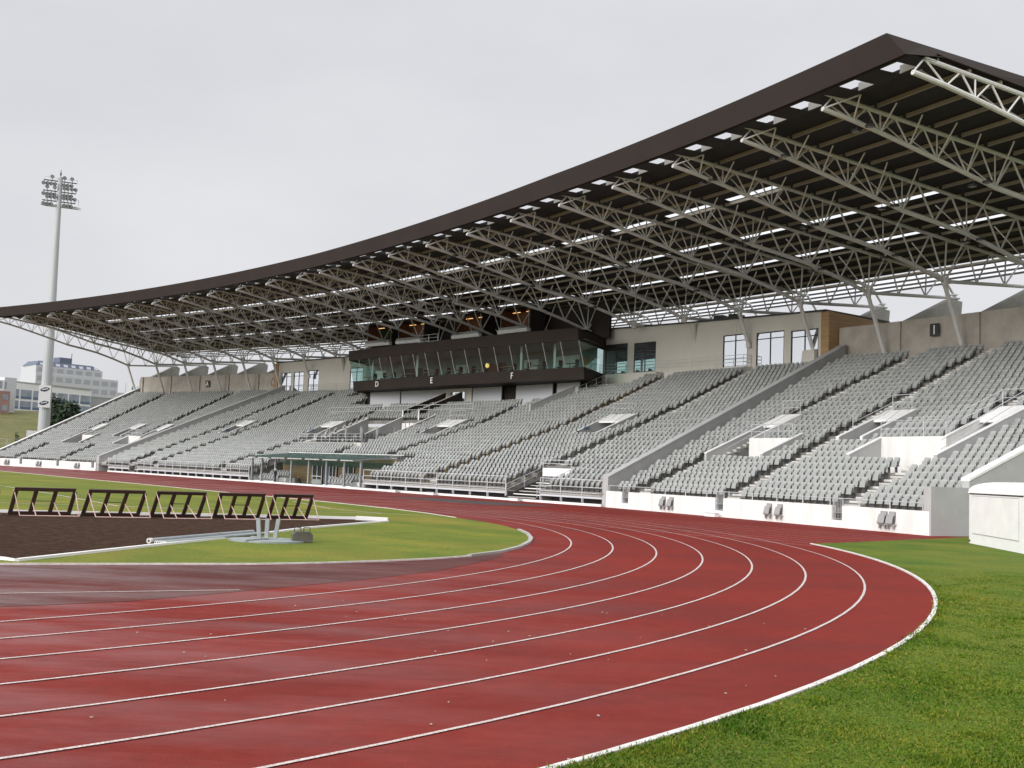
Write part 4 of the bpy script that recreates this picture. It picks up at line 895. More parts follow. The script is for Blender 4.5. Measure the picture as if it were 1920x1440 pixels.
mb = MB(); pts = [P(i, 25.95, 11.95) for i in (16.9, 16.5, 16.1, 15.7, 15.3, 14.95)]
for h_ in (.4, .75, 1.05): mb.path([(p[0], p[1], p[2] + h_) for p in pts], .025, M['steel'], 5)
for p in pts: mb.tube(p, (p[0], p[1], p[2] + 1.05), .028, M['steel'], 5)
mb.build('rail', lg)

# ------------------------------------------------------------------ dark glazed press box
PB = thing('press_box', 'dark brown press box with a long sloping glass front in the middle of the stand', 'press box', P(11.3, 22, 9))
fr_ = lambda i: 18.5 + 1.6 * ((i - 11.2) / 3.0) ** 2
ii = [8.2 + (14.15 - 8.2) * j / 14 for j in range(15)]
def band(mb, z0, z1, off, m, off1=None, th=.35):
    off1 = off if off1 is None else off1
    for a, b in zip(ii[:-1], ii[1:]):
        mb.hexa([P(a, fr_(a) + off, z0), P(b, fr_(b) + off, z0), P(b, fr_(b) + off + th, z0), P(a, fr_(a) + off + th, z0), P(a, fr_(a) + off1, z1), P(b, fr_(b) + off1, z1), P(b, fr_(b) + off1 + th, z1), P(a, fr_(a) + off1 + th, z1)], m)
ENDS = ((8.2, 8.78), (14.15, 14.75))
def endband(mb, z0, z1, off, m, off1=None):
    off1 = off if off1 is None else off1
    for e0, e1 in ENDS:
        s = .04 if e0 < 10 else -.04
        mb.hexa([P(e0, fr_(e0) + off + .02, z0), P(e1, 26.8, z0), P(e1 + s, 26.8, z0), P(e0 + s, fr_(e0) + off + .02, z0), P(e0, fr_(e0) + off1 + .02, z1), P(e1, 26.8, z1), P(e1 + s, 26.8, z1), P(e0 + s, fr_(e0) + off1 + .02, z1)], m)
mb = MB(); band(mb, 11.3, 12.5, .15, M['fasciae'], 0); endband(mb, 11.3, 12.5, .15, M['fasciae'], 0); mb.build('lower_band', PB)
mb = MB(); band(mb, 15.05, 16.25, -.85, M['fasciae'], -.95); endband(mb, 15.05, 16.25, -.85, M['fasciae'], -.95); mb.build('upper_band', PB)
mb = MB()
for z in (12.3, 15.3, 16.2):
    for a, b in zip(ii[:-1], ii[1:]): 
        m_ = lambda i: 8.78 + (i - 8.2) / 5.95 * 5.97
        mb.quad(P(a, fr_(a) + .2, z), P(b, fr_(b) + .2, z), P(m_(b), 26.8, z), P(m_(a), 26.8, z), M['inner'] if z < 16 else M['fasciae'])
for a, b in zip(ii[:-1], ii[1:]):
    m_ = lambda i: 8.78 + (i - 8.2) / 5.95 * 5.97
    mb.quad(P(a, fr_(a) + .2, 11.31), P(b, fr_(b) + .2, 11.31), P(m_(b), 26.8, 11.31), P(m_(a), 26.8, 11.31), M['fasciae'])
mb.build('floor', PB)
mb = MB()
for a, b in zip(ii[:-1], ii[1:]): mb.quad(P(a, fr_(a) + .1, 12.5), P(b, fr_(b) + .1, 12.5), P(b, fr_(b) - .72, 15.05), P(a, fr_(a) - .72, 15.05), M['glass'])
gl = mb.build('glass_front', PB)
for e0, e1 in ENDS:
    mb = MB(); mb.quad(P(e0, fr_(e0) + .12, 12.5), P(e1, 26.8, 12.5), P(e1, 26.8, 15.05), P(e0, fr_(e0) - .7, 15.05), M['glass']); mb.build('side_glass', PB)
for q in range(18): i = 8.2 + 5.95 * q / 17; mb = MB(); mb.tube(P(i, fr_(i) + .06, 12.5), P(i, fr_(i) - .76, 15.05), .028, M['lettersil'], 5); mb.build('mullion', PB)
for i in (8.95, 9.65, 12.3, 13.75):
    mb = MB(); mb.box(P(i, fr_(i) + 1.3, 13.7), (.22, .22, 3.0), M['whitewall']); mb.build('column', PB)
mb = MB(); m_ = lambda i: 8.78 + (i - 8.2) / 5.95 * 5.97
for a, b in zip(ii[:-1], ii[1:]): mb.quad(P(m_(a), 25.6, 12.3), P(m_(b), 25.6, 12.3), P(m_(b), 25.6, 15.3), P(m_(a), 25.6, 15.3), M['inner'])
bw = mb.build('back_wall', PB)
for (a, b, z1, m) in ((9.15, 9.75, 14.6, 'whitewall'), (10.1, 10.45, 14.5, 'whitewall'), (10.9, 11.5, 14.4, 'brickw'), (11.9, 12.2, 14.5, 'whitewall'), (13.1, 13.6, 14.4, 'dark'), (14.15, 14.45, 14.4, 'whitewall'), (8.95, 9.08, 14.3, 'wood')):
    mb = MB(); mb.quad(P(b, 25.5, 12.35), P(a, 25.5, 12.35), P(a, 25.5, z1), P(b, 25.5, z1), M[m]); mb.build('inner_door', bw)
for q in range(17):
    i = 8.6 + 5.2 * q / 16; r = fr_(i) + 1.0; o_ = np.array(P(i, r, 12.3))
    if q % 2 == 0:
        mb = MB(); mb.hexa([P(i - .14, r - .25, 13.0), P(i + .14, r - .25, 13.0), P(i + .14, r + .35, 13.0), P(i - .14, r + .35, 13.0), P(i - .14, r - .25, 13.05), P(i + .14, r - .25, 13.05), P(i + .14, r + .35, 13.05), P(i - .14, r + .35, 13.05)], M['slat']); mb.tube(P(i, r, 12.3), P(i, r, 13.0), .04, M['dark'], 5); tag(mb.build('desk'), 'desk behind the press box glass, %s desk from the right' % ORD[q // 2], 'desk', 'desks inside the press box')
    mb = MB(); o_ = np.array(P(i, r + .75, 12.3)); mb.box(o_ + [0, 0, .5], (.5, .5, .09), M['dark'], .7); mb.box(o_ + [.18, .2, .92], (.5, .08, .62), M['dark'], .7); mb.tube(o_, o_ + [0, 0, .5], .04, M['dark'], 5); tag(mb.build('office_chair'), 'black office chair behind the press box glass, %s from the right' % ORD[q], 'chair', 'chairs inside the press box')
lt = MB(); c_ = P(11.12 - .72, fr_(10.5) + 1.2, 13.35)
lt = MB(); n = 10; rr = .22
vs, fs = [], []
for a in range(7):
    for b in range(n): th = math.pi * a / 6; ph = 2 * math.pi * b / n; vs.append((c_[0] + rr * math.sin(th) * math.cos(ph), c_[1] + rr * math.sin(th) * math.sin(ph), c_[2] + 1.2 * rr * math.cos(th)))
for a in range(6):
    for b in range(n): fs.append((a * n + b, a * n + (b + 1) % n, (a + 1) * n + (b + 1) % n, (a + 1) * n + b))
lt.add(vs, fs, M['lampw']); lt.tube((c_[0], c_[1], c_[2] - 1.05), (c_[0], c_[1], c_[2] - .3), .03, M['dark'], 5); tag(lt.build('globe_lamp'), 'glowing yellow globe lamp inside the press box glass', 'lamp')
# wall beneath the press box: white panels, one doorway, brown stair walls
mb = MB(); cyl_wall(mb, 8.5, 14.2, 22.6, .2, 8.8, 11.3, M['fasciae'], 12); mb.build('lower_wall', PB)
for (a, b, r, m) in ((9.12, 8.62, 22.2, 'white'), (10.08, 9.22, 22.2, 'white'), (11.14, 10.42, 22.1, 'white'), (13.1, 11.9, 22.2, 'white'), (14.0, 13.14, 22.2, 'white')):
    mb = MB(); cyl_wall(mb, b, a, r, .12, 8.8, 11.28, M['cityw'], 3); mb.build('panel', PB)
mb = MB()
for (a, b) in ((11.88, 11.72), (11.34, 11.16)): cyl_wall(mb, b, a, 22.0, .2, 8.8, 11.28, M['pav'], 1)
cyl_wall(mb, 11.34, 11.72, 22.0, .2, 10.9, 11.28, M['pav'], 1); mb.build('door_surround', PB)
mb = MB(); mb.quad(P(11.72, 22.2, 9.0), P(11.34, 22.2, 9.0), P(11.34, 22.2, 10.9), P(11.72, 22.2, 10.9), M['winglass']); mb.build('door', PB)
es = thing('stair_walls', 'pair of brown sloping walls flanking the steps up to the press box door', 'stairs', P(11.5, 17, 8))
for i in (11.74, 11.30):
    mb = MB(); rwall(mb, i + .06, i, 15.6, 21.4, rake(.75), .16, M['fasciae'], M['pav'], .04, zb=6.5)
    mb.hexa([P(i + .075, 15.52, 7), P(i + .045, 15.52, 7), P(i + .045, 15.59, 7), P(i + .075, 15.59, 7), P(i + .075, 15.52, rake(.75)(15.6)), P(i + .045, 15.52, rake(.75)(15.6)), P(i + .045, 15.59, rake(.75)(15.6)), P(i + .075, 15.59, rake(.75)(15.6))], M['white']); mb.build('side_wall', es)
mb = MB()
for j in range(16): r = 16 + .36 * j; z = 7.2 + .16 * j; mb.hexa([P(11.72, r, z - .3), P(11.34, r, z - .3), P(11.34, r + .36, z - .3), P(11.72, r + .36, z - .3), P(11.72, r, z), P(11.34, r, z), P(11.34, r + .36, z), P(11.72, r + .36, z)], M['conc'])
mb.build('steps', es)
mb = MB(); rwall(mb, 8.66, 8.58, 16.0, 21.3, rake(.8), .2, M['greywall'], M['greywall'], .05, zb=6); tag(mb.build('side_wall', STAND), 'short grey sloping wall at the right end of the upper centre block')
rl = rail('railing', 'sloping steel handrail climbing from the upper centre block to the right ledge', [P(8.42 - .012 * q, 20.6 + 1.25 * q, rake(-.5)(20.6 + 1.25 * q)) for q in range(5)], 1.3, (.8, 1.3), 1, M['steel'], None, .028)
# commentary booths above the press box, in front of a dark wall
bw = MB(); cyl_wall(bw, 8.6, 14.35, 26.0, .3, 16.2, 20.1, M['fasciae'], 12); tag(bw.build('upper_wall'), 'dark brown wall above the press box behind the commentary booths', 'wall')
for n, ic in enumerate((13.95, 13.05, 11.5, 10.3)):
    g = thing('commentary_booth', None, 'booth', P(ic, 23.5, 17.4), 'commentary booths above the press box')
    g['label'] = 'small lit commentary booth above the press box, ' + ['greenish one at the far left', 'second from the left with two tubes', 'third from the left', 'rightmost of the four'][n]
    a, b = ic + .36, ic - .36
    mb = MB(); mb.hexa([P(a, 22.6, 17.2), P(b, 22.6, 17.2), P(b, 23.2, 17.2), P(a, 23.2, 17.2), P(a, 22.5, 17.6), P(b, 22.5, 17.6), P(b, 23.2, 17.6), P(a, 23.2, 17.6)], M['white']); mb.build('sill', g)
    mb = MB(); mb.hexa([P(a + .04, 22.9, 17.7), P(b + .08, 22.9, 17.7), P(b + .08, 23.5, 17.7), P(a + .04, 23.5, 17.7), P(a + .04, 22.9, 17.95), P(b + .08, 22.9, 17.95), P(b + .08, 23.5, 17.95), P(a + .04, 23.5, 17.95)], M['cityg']); mb.build('desk_front', g)
    mb = MB(); mb.quad(P(a, 25.2, 17.2), P(b, 25.2, 17.2), P(b, 25.2, 20.0), P(a, 25.2, 20.0), M['brickw'] if n else M['leafd'])
    for i_ in (a, b): mb.quad(P(i_, 23.0, 17.2), P(i_, 25.2, 17.2), P(i_, 25.2, 20.0), P(i_, 23.0, 20.0), M['fasciae'] if i_ == b else M['brickw'])
    mb.build('inner_wall', g)
    mb = MB(); mb.hexa([P(a + .05, 22.8, 19.9), P(b - .05, 22.8, 19.9), P(b - .05, 25.3, 19.9), P(a + .05, 25.3, 19.9), P(a + .05, 22.8, 20.05), P(b - .05, 22.8, 20.05), P(b - .05, 25.3, 20.05), P(a + .05, 25.3, 20.05)], M['fasciae']); mb.build('roof', g)
    mb = MB()
    for i_ in (a - .02, b + .02): mb.tube(P(i_, 22.9, 17.6), P(i_, 22.9, 19.9), .035, M['steel'], 5)
    mb.build('frame', g)
    for q, i_ in enumerate((ic + .17, ic - .16)):
        if n == 0 and q == 1: continue
        mb = MB(); mb.tube(P(i_ + .09, 24.2, 19.7), P(i_ - .09, 24.2, 19.7), .04, M['lamp'], 6); mb.build('tube_light', g)
rail('railing', 'short steel rail on top of the press box between the booths', [P(i, 20.2, 16.25) for i in (12.35, 12.05, 11.8)], 1.3, (.5, .9, 1.3), 1, M['steel'], None, .03)
# section letters
def sign(body, i, r, z, h, m, label, board=None, bw=.5):
    mb = MB(); o_ = Vector(P(i, r, z)); rt = Vector(P(i - .5, r, z)) - Vector(P(i + .5, r, z)); rt.normalize()
    if board: mb.hexa([P(i + bw / 6.31, r + .01, z - .12), P(i - bw / 6.31, r + .01, z - .12), P(i - bw / 6.31, r + .06, z - .12), P(i + bw / 6.31, r + .06, z - .12), P(i + bw / 6.31, r + .01, z + h * .78 + .05), P(i - bw / 6.31, r + .01, z + h * .78 + .05), P(i - bw / 6.31, r + .06, z + h * .78 + .05), P(i + bw / 6.31, r + .06, z + h * .78 + .05)], board)
    text_mb(mb, body, o_, rt, (0, 0, 1), h, m, .04); tag(mb.build('section_sign'), label, 'sign', 'section letter signs')
sign('A', 20.25, 27.7, 13.35, 1.1, M['letterw'], 'white letter A sign on the left rear wall', M['letterd'], .42)
sign('B', 18.02, 27.75, 13.35, 1.1, M['letterw'], 'letter B sign on the left rear wall beside the timber end', M['letterd'], .42)
sign('C', 16.62, RW + .12, 15.35, .9, M['lettersil'], 'silver letter C above a door of the left pavilion')
sign('D', 13.27, fr_(13.27) - .1, 11.62, .95, M['letterw'], 'white letter D on the dark press box band')
sign('E', 11.60, fr_(11.6) - .1, 11.62, .95, M['letterw'], 'white letter E on the dark press box band')
sign('F', 9.62, fr_(9.62) - .1, 11.62, .95, M['letterw'], 'white letter F on the dark press box band')
sign('G', 7.97, RW - .06, 15.72, .85, M['lettersil'], 'silver letter G above a door of the right pavilion')
sign('H', 6.22, RW - .06, 15.55, .85, M['lettersil'], 'silver letter H above a door of the right pavilion')
sign('I', 3.38, 27.7, 13.72, 1.0, M['letterw'], 'white letter I on a black plate on the right rear wall', M['letterd'], .36)

# ------------------------------------------------------------------ glazed team shelter at the track edge
SH = thing('team_shelter', 'long shelter with a green glass canopy and timber slat wall beside the track', 'shelter', Q(39.5, 2.4, 0))
mb = MB(); mb.hexa([Q(29.4, .4, .004), Q(49.6, .4, .004), Q(49.6, 4.6, .004), Q(29.4, 4.6, .004), Q(29.4, .4, .09), Q(49.6, .4, .09), Q(49.6, 4.6, .09), Q(29.4, 4.6, .09)], M['conc']); mb.build('floor', SH)
TS = [29.7, 32.3, 35.3, 38.4, 41.6, 44.7, 47.4, 49.4]
for t in TS:
    mb = MB(); mb.box(Q(t, .75, 1.25), (.16, .16, 2.33), M['zinc'], .86); mb.build('post', SH)
    mb = MB(); mb.hexa([Q(t - .06, -.1, 2.38), Q(t + .06, -.1, 2.38), Q(t + .06, 5.0, 2.92), Q(t - .06, 5.0, 2.92), Q(t - .06, -.1, 2.5), Q(t + .06, -.1, 2.5), Q(t + .06, 5.0, 3.02), Q(t - .06, 5.0, 3.02)], M['zinc']); mb.build('rafter', SH)
for a, b in zip(TS[:-1], TS[1:]):
    mb = MB(); mb.hexa([Q(a + .15, -.2, 2.52), Q(b - .1, -.2, 2.52), Q(b - .1, 5.1, 3.05), Q(a + .15, 5.1, 3.05), Q(a + .15, -.2, 2.54), Q(b - .1, -.2, 2.54), Q(b - .1, 5.1, 3.07), Q(a + .15, 5.1, 3.07)], M['canopyg']); mb.build('canopy_pane', SH)
    mb = MB(); mb.hexa([Q(a + .2, .0, 2.40), Q(b - .45, .0, 2.40), Q(b - .45, .35, 2.43), Q(a + .2, .35, 2.43), Q(a + .2, .0, 2.49), Q(b - .45, .0, 2.49), Q(b - .45, .35, 2.51), Q(a + .2, .35, 2.51)], M['white']); mb.build('light_housing', SH)
mb = MB(); mb.hexa([Q(29.4, 5.0, 3.08), Q(49.8, 5.0, 3.08), Q(49.8, 5.06, 3.08), Q(29.4, 5.06, 3.08), Q(29.4, 5.0, 3.13), Q(49.8, 5.0, 3.13), Q(49.8, 5.06, 3.13), Q(29.4, 5.06, 3.13)], M['white']); mb.build('gutter', SH)
mb = MB(); mb.hexa([Q(29.4, 4.3, .08), Q(49.6, 4.3, .08), Q(49.6, 4.5, .08), Q(29.4, 4.5, .08), Q(29.4, 4.3, 2.65), Q(49.6, 4.3, 2.65), Q(49.6, 4.5, 2.65), Q(29.4, 4.5, 2.65)], M['slat'])
for t in (29.5, 49.4): mb.hexa([Q(t - .05, .9, .08), Q(t + .05, .9, .08), Q(t + .05, 4.28, .08), Q(t - .05, 4.28, .08), Q(t - .05, .9, .6), Q(t + .05, .9, .6), Q(t + .05, 4.28, .6), Q(t - .05, 4.28, .6)], M['greywall'])
bwl = mb.build('back_wall', SH)
mb = MB()
for z in np.arange(.5, 1.75, .16): mb.hexa([Q(29.6, 4.24, z), Q(49.4, 4.24, z), Q(49.4, 4.29, z), Q(29.6, 4.29, z), Q(29.6, 4.24, z + .07), Q(49.4, 4.24, z + .07), Q(49.4, 4.29, z + .07), Q(29.6, 4.29, z + .07)], M['wood'])
tag(mb.build('slat', bwl), kind='stuff')
mb = MB(); mb.quad(Q(29.6, 4.1, 1.85), Q(49.4, 4.1, 1.85), Q(49.4, 4.1, 2.35), Q(29.6, 4.1, 2.35), M['canopyg']); mb.build('glass_band', SH)
for (a, b, m, nm) in ((36.0, 37.9, 'glass', 'window'), (39.0, 40.3, 'glass', 'window'), (40.4, 41.2, 'blue', 'door'), (41.6, 43.4, 'glass', 'window')):
    mb = MB(); mb.hexa([Q(a, 4.12, .1), Q(b, 4.12, .1), Q(b, 4.22, .1), Q(a, 4.22, .1), Q(a, 4.12, 1.85), Q(b, 4.12, 1.85), Q(b, 4.22, 1.85), Q(a, 4.22, 1.85)], M['dark'] if nm == 'window' else M['blue']); o = mb.build(nm, SH)
    if nm == 'window':
        mb = MB(); mb.hexa([Q(a, 4.08, .1), Q(b, 4.08, .1), Q(b, 4.115, .1), Q(a, 4.115, .1), Q(a, 4.08, .55), Q(b, 4.08, .55), Q(b, 4.115, .55), Q(a, 4.115, .55)], M['greywall'])
        for t in (a + .04, (a + b) / 2, b - .04): mb.hexa([Q(t - .04, 4.07, .56), Q(t + .04, 4.07, .56), Q(t + .04, 4.1, .56), Q(t - .04, 4.1, .56), Q(t - .04, 4.07, 1.85), Q(t + .04, 4.07, 1.85), Q(t + .04, 4.1, 1.85), Q(t - .04, 4.1, 1.85)], M['white'])
        mb.hexa([Q(a, 4.06, .8), Q(b, 4.06, .8), Q(b, 4.09, .8), Q(a, 4.09, .8), Q(a, 4.06, .88), Q(b, 4.06, .88), Q(b, 4.09, .88), Q(a, 4.09, .88)], M['white']); mb.build('frame', o)
# bench seats of the shelter: two blocks of two rows
ang_front = math.atan2(EV[1], EV[0])
for bi, (t0, side) in enumerate(((45.0, 'left'), (31.9, 'right'))):
    bb = thing('bench_platform', 'white two-step seat platform at the %s end of the glass shelter' % side, 'platform', Q(t0 + 2, 1.5, .09))
    for r_ in range(2):
        mb = MB(); d = .9 + 1.0 * r_; z = .2 + .36 * r_; mb.hexa([Q(t0 - .4, d, .1), Q(t0 + 4.2, d, .1), Q(t0 + 4.2, d + .98, .1), Q(t0 - .4, d + .98, .1), Q(t0 - .4, d, z), Q(t0 + 4.2, d, z), Q(t0 + 4.2, d + .98, z), Q(t0 - .4, d + .98, z)], M['white']); mb.build('step', bb)
    for r_ in range(2):
        for j in range(8):
            c = copy_tree(wp); q = Q(t0 + .15 + .5 * j - .35 * r_, 1.35 + 1.0 * r_, .2 + .36 * r_ - .1); c.location = q; c.rotation_euler = (0, 0, ang_front - math.pi); c.scale = (1, 1, 1)
            c.name = 'shelter_seat'; c['group'] = 'grey seats of the team shelter'; c['label'] = 'grey seat in the %s block of the shelter, %s row, %s from the right' % (side, ('front', 'back')[r_], ORD[j])

# ------------------------------------------------------------------ people by the shelter
def person(name_label, loc, rot, h, pose, top, hairm, low):
    t = thing('person', name_label, 'person', loc); s = h / 1.75
    if pose == 'stand':
        J = dict(pel=(0, 0, .95), che=(0, -.01, 1.28), nek=(0, 0, 1.47), hed=(0, -.02, 1.60), top=(0, -.01, 1.70), ls=(-.19, 0, 1.40), le=(-.27, .06, 1.15), lh=(-.18, -.12, 1.0), rsh=(.19, 0, 1.40), re=(.27, -.02, 1.14), rh=(.30, -.20, .98), lhip=(-.09, 0, .9), lk=(-.10, -.02, .5), la=(-.11, .02, .09), lt=(-.12, -.16, .05), rhip=(.09, 0, .9), rk=(.11, -.04, .5), ra=(.12, .02, .09), rt=(.14, -.16, .05))
    else:
        J = dict(pel=(0, .1, .48), che=(0, .02, .82), nek=(0, -.04, 1.0), hed=(0, -.08, 1.12), top=(0, -.07, 1.22), ls=(-.19, 0, .93), le=(-.26, -.12, .68), lh=(-.14, -.36, .58), rsh=(.19, 0, .93), re=(.26, -.12, .68), rh=(.14, -.36, .58), lhip=(-.1, .08, .47), lk=(-.13, -.36, .48), la=(-.13, -.32, .09), lt=(-.14, -.5, .05), rhip=(.1, .08, .47), rk=(.13, -.36, .48), ra=(.13, -.32, .09), rt=(.14, -.5, .05))
    rad = dict(pel=.15, che=.165, nek=.06, hed=.10, top=.085, ls=.075, le=.05, lh=.04, rsh=.075, re=.05, rh=.04, lhip=.1, lk=.065, la=.05, lt=.045, rhip=.1, rk=.065, ra=.05, rt=.045)
    names = list(J); E_ = [('pel', 'che'), ('che', 'nek'), ('nek', 'hed'), ('hed', 'top'), ('che', 'ls'), ('ls', 'le'), ('le', 'lh'), ('che', 'rsh'), ('rsh', 're'), ('re', 'rh'), ('pel', 'lhip'), ('lhip', 'lk'), ('lk', 'la'), ('la', 'lt'), ('pel', 'rhip'), ('rhip', 'rk'), ('rk', 'ra'), ('ra', 'rt')]
    me = bpy.data.meshes.new('b'); me.from_pydata([tuple(c * s for c in J[n]) for n in names], [(names.index(a), names.index(b)) for a, b in E_], [])
    o = bpy.data.objects.new('b', me); COL.objects.link(o); md = o.modifiers.new('s', 'SKIN'); o.modifiers.new('d', 'SUBSURF').levels = 1
    if not me.skin_vertices: me.attributes.new('skin_vert', 'FLOAT', 'POINT') if False else None
    if not me.skin_vertices:
        bpy.context.view_layer.objects.active = o; o.select_set(True); bpy.ops.object.skin_root_mark() if False else None
    try:
        for n, v in zip(names, me.skin_vertices[0].data): v.radius = (rad[n] * s,) * 2; v.use_root = (n == 'pel')
    except Exception as e: print('skin', e)
    bpy.context.view_layer.update(); dg = bpy.context.evaluated_depsgraph_get(); nm = bpy.data.meshes.new_from_object(o.evaluated_get(dg)); bpy.data.objects.remove(o)
    for m in (M[top], M['skin'], M[low]): nm.materials.append(m)
    zn, zw = J['nek'][2] * s, (J['pel'][2]) * s
    for p in nm.polygons:
        c = p.center; p.use_smooth = True; hand = min((Vector(J['lh']) * s - c).length, (Vector(J['rh']) * s - c).length) < .09 * s
        p.material_index = 1 if (c.z > zn + .02 or hand) else 0 if c.z > zw - .02 else 2
    b = bpy.data.objects.new('body', nm); COL.objects.link(b); b.parent = t
    hm = MB(); c0 = Vector(J['hed']) * s + Vector((0, .015, .055)) * s; n = 10
    vs, fs = [], []
    for a in range(6):
        for q in range(n): th = math.pi * .62 * a / 5; ph = 2 * math.pi * q / n; vs.append(tuple(np.array(loc) + np.array(c0 + Vector((math.sin(th) * math.cos(ph), math.sin(th) * math.sin(ph) + .12 * th, math.cos(th))) * .118 * s)))
    for a in range(5):
        for q in range(n): fs.append((a * n + q, a * n + (q + 1) % n, (a + 1) * n + (q + 1) % n, (a + 1) * n + q))
    hm.add(vs, fs, M[hairm]); hm.build('hair', t, smooth=True); t.rotation_euler.z = rot
person('white-haired person in dark navy clothes standing at the track edge by the shelter', Q(44.4, .62, .09), 2.6, 1.34, 'stand', 'navy', 'hair', 'navy')
person('dark-haired person in black crouching on the shelter step by the blue door', Q(40.2, .75, .09), 2.2, 1.15, 'sit', 'dark', 'hairk', 'navy')
person('person in black standing behind the deck railing left of the shelter', Q(56.4, 1.15, .74), 2.4, 1.15, 'stand', 'dark', 'hairk', 'dark')

# ------------------------------------------------------------------ things on and beside the gravel bed
FR = [((-16.21, 34.91), (-14.61, 36.0), (-15.6, 34.47), (-14.02, 35.3)), ((-14.24, 35.92), (-12.6, 36.85), (-13.48, 35.3), (-11.95, 36.1)), ((-12.27, 36.9), (-10.8, 37.81), (-11.5, 36.1), (-10.13, 36.97)), ((-10.42, 38.05), (-8.95, 38.85), (-9.74, 37.2), (-8.3, 37.9)), ((-8.72, 39.0), (-7.39, 39.8), (-8.05, 38.2), (-6.8, 38.95)), ((-18.2, 33.7), (-16.55, 34.75), (-17.55, 33.05), (-15.98, 33.9))]
FL_ = ['second from the left', 'third from the left', 'fourth from the left', 'fifth from the left', 'rightmost of the row', 'leftmost, half out of view']
for n, (bl, br_, fl, fr) in enumerate(FR):
    bl, br_, fl, fr = (np.array([*p, .05]) for p in (bl, br_, fl, fr)); up = np.array([0, 0, .90])
    t = thing('leaning_frame', 'dark brown timber frame with pale red prop legs, ' + FL_[n], 'frame', tuple((bl + br_) / 2 - [0, 0, .03]), 'brown timber frames on the gravel bed')
    tl, trr = bl + .46 * (fl - bl) + up, br_ + .46 * (fr - br_) + up; nrm = np.cross(br_ - bl, tl - bl); nrm /= np.linalg.norm(nrm); xd = (br_ - bl) / np.linalg.norm(br_ - bl); ud = (tl - bl) / np.linalg.norm(tl - bl)
    def board(p, q, wd, name, along):
        mb = MB(); w_ = along * wd; th = nrm * .05
        mb.hexa([p, q, q + th, p + th, p + w_, q + w_, q + w_ + th, p + w_ + th], M['brown']); mb.build(name, t)
    board(bl, br_, .12, 'bottom_board', ud); board(tl - ud * .12, trr - ud * .12, .12, 'top_board', ud)
    for f in (0, 1 / 3, 2 / 3, 1): p = bl + (br_ - bl) * f - xd * .13 * f + ud * .122; board(p, p + (tl - bl) - ud * .245, .13, 'upright', xd)
    mb = MB(); mb.tube(fl, fr, .022, M['pink'], 5); mb.build('foot_bar', t)
    for a, b in ((tl, fl), (trr, fr)): mb = MB(); mb.tube(a - ud * .1 - nrm * .03, b, .017, M['pink'], 5); mb.build('prop_leg', t)
    ml, mr = bl + (br_ - bl) * .33, bl + (br_ - bl) * .67; h_ = (tl - bl) * .48
    mb = MB(); mb.tube(ml + h_ - nrm * .05, mr + h_ - nrm * .05, .014, M['dark'], 5); mb.build('cross_bar', t)
    for f, m_ in ((.27, ml), (.68, mr)): mb = MB(); mb.tube(m_ + h_ - nrm * .05, fl + (fr - fl) * f, .017, M['pink'], 5); mb.build('strut', t)
for n, (dx, r, lb) in enumerate(((-.10, .062, 'thick grey pole with a round white end, lying nearest the gravel'), (.07, .036, 'thin grey pole lying beside the thick pole'), (.17, .036, 'thin grey pole lying in the middle of the bundle'), (.27, .036, 'thin grey pole lying nearest the white gravel kerb'))):
    a, b = np.array([-8.45 + dx, 25.85 - dx * .18, r + .02]), np.array([-7.10 + dx * .9, 30.55 - dx * .2, r + .02])
    t = thing('steel_pole', lb, 'pole', tuple(a - [0, 0, r]), 'steel poles lying by the gravel'); mb = MB(); mb.tube(a, b, r, M['zinc'], 12); mb.build('tube', t, smooth=False)
    d = (b - a) / np.linalg.norm(b - a); mb = MB(); mb.tube(a - d * .03, a + d * .06, r * 1.12, M['oldwhite'], 12); mb.tube(a - d * .034, a - d * .031, r * .45, M['dark'], 8); mb.build('end_cap', t)
pb = thing('pole_base', 'round grey base plate with three short upright posts on the grass', 'base plate', (-6.3, 28.25, .012))
mb = MB(); n = 28; c0 = np.array([-6.25, 28.2]); vs = [(c0[0] + 1.0 * math.cos(2 * math.pi * k / n), c0[1] + .78 * math.sin(2 * math.pi * k / n), z) for z in (.013, .06) for k in range(n)]
mb.add(vs, [tuple(range(n, 2 * n))] + [(k, (k + 1) % n, n + (k + 1) % n, n + k) for k in range(n)], M['zinc']); mb.build('plate', pb)
for q in range(3):
    a = 2.2 + 2.09 * q; mb = MB(); mb.hexa([(c0[0] + .15 * math.cos(a) + sx_ * .05 * -math.sin(a), c0[1] + .15 * math.sin(a) + sx_ * .05 * math.cos(a), .064) if False else (0, 0, 0) for sx_ in range(8)], M['zinc']) if False else mb.box((c0[0] + .5 * math.cos(a), c0[1] + .4 * math.sin(a), .075), (.9, .10, .025), M['zinc'], a); mb.build('rib', pb)
for dx, dy, lx in ((-.27, .0, -.06), (.0, -.06, .0), (.27, .02, .07)):
    mb = MB(); x, y = c0[0] + dx * .75, c0[1] + dy; s_ = .05; mb.hexa([(x - s_, y - s_, .09), (x + s_, y - s_, .09), (x + s_, y + s_, .09), (x - s_, y + s_, .09), (x - s_ + lx, y - s_, .60), (x + s_ + lx, y - s_, .60), (x + s_ + lx, y + s_, .60), (x - s_ + lx, y + s_, .60)], M['zinc']); mb.build('post', pb)
wn_ = thing('weight_block', 'olive grey block with two wire handles beside the round base plate', 'weight', (-5.35, 28.25, .012))
mb = MB(); pr = [(-.26, .02), (.26, .02), (.26, .22), (.18, .30), (-.18, .30), (-.26, .22)]; rot = .35; ca, sa = math.cos(rot), math.sin(rot); vs = []
for y in (-.17, .17):
    for x, z in pr: vs.append((-5.35 + x * ca - y * sa, 28.25 + x * sa + y * ca, z))
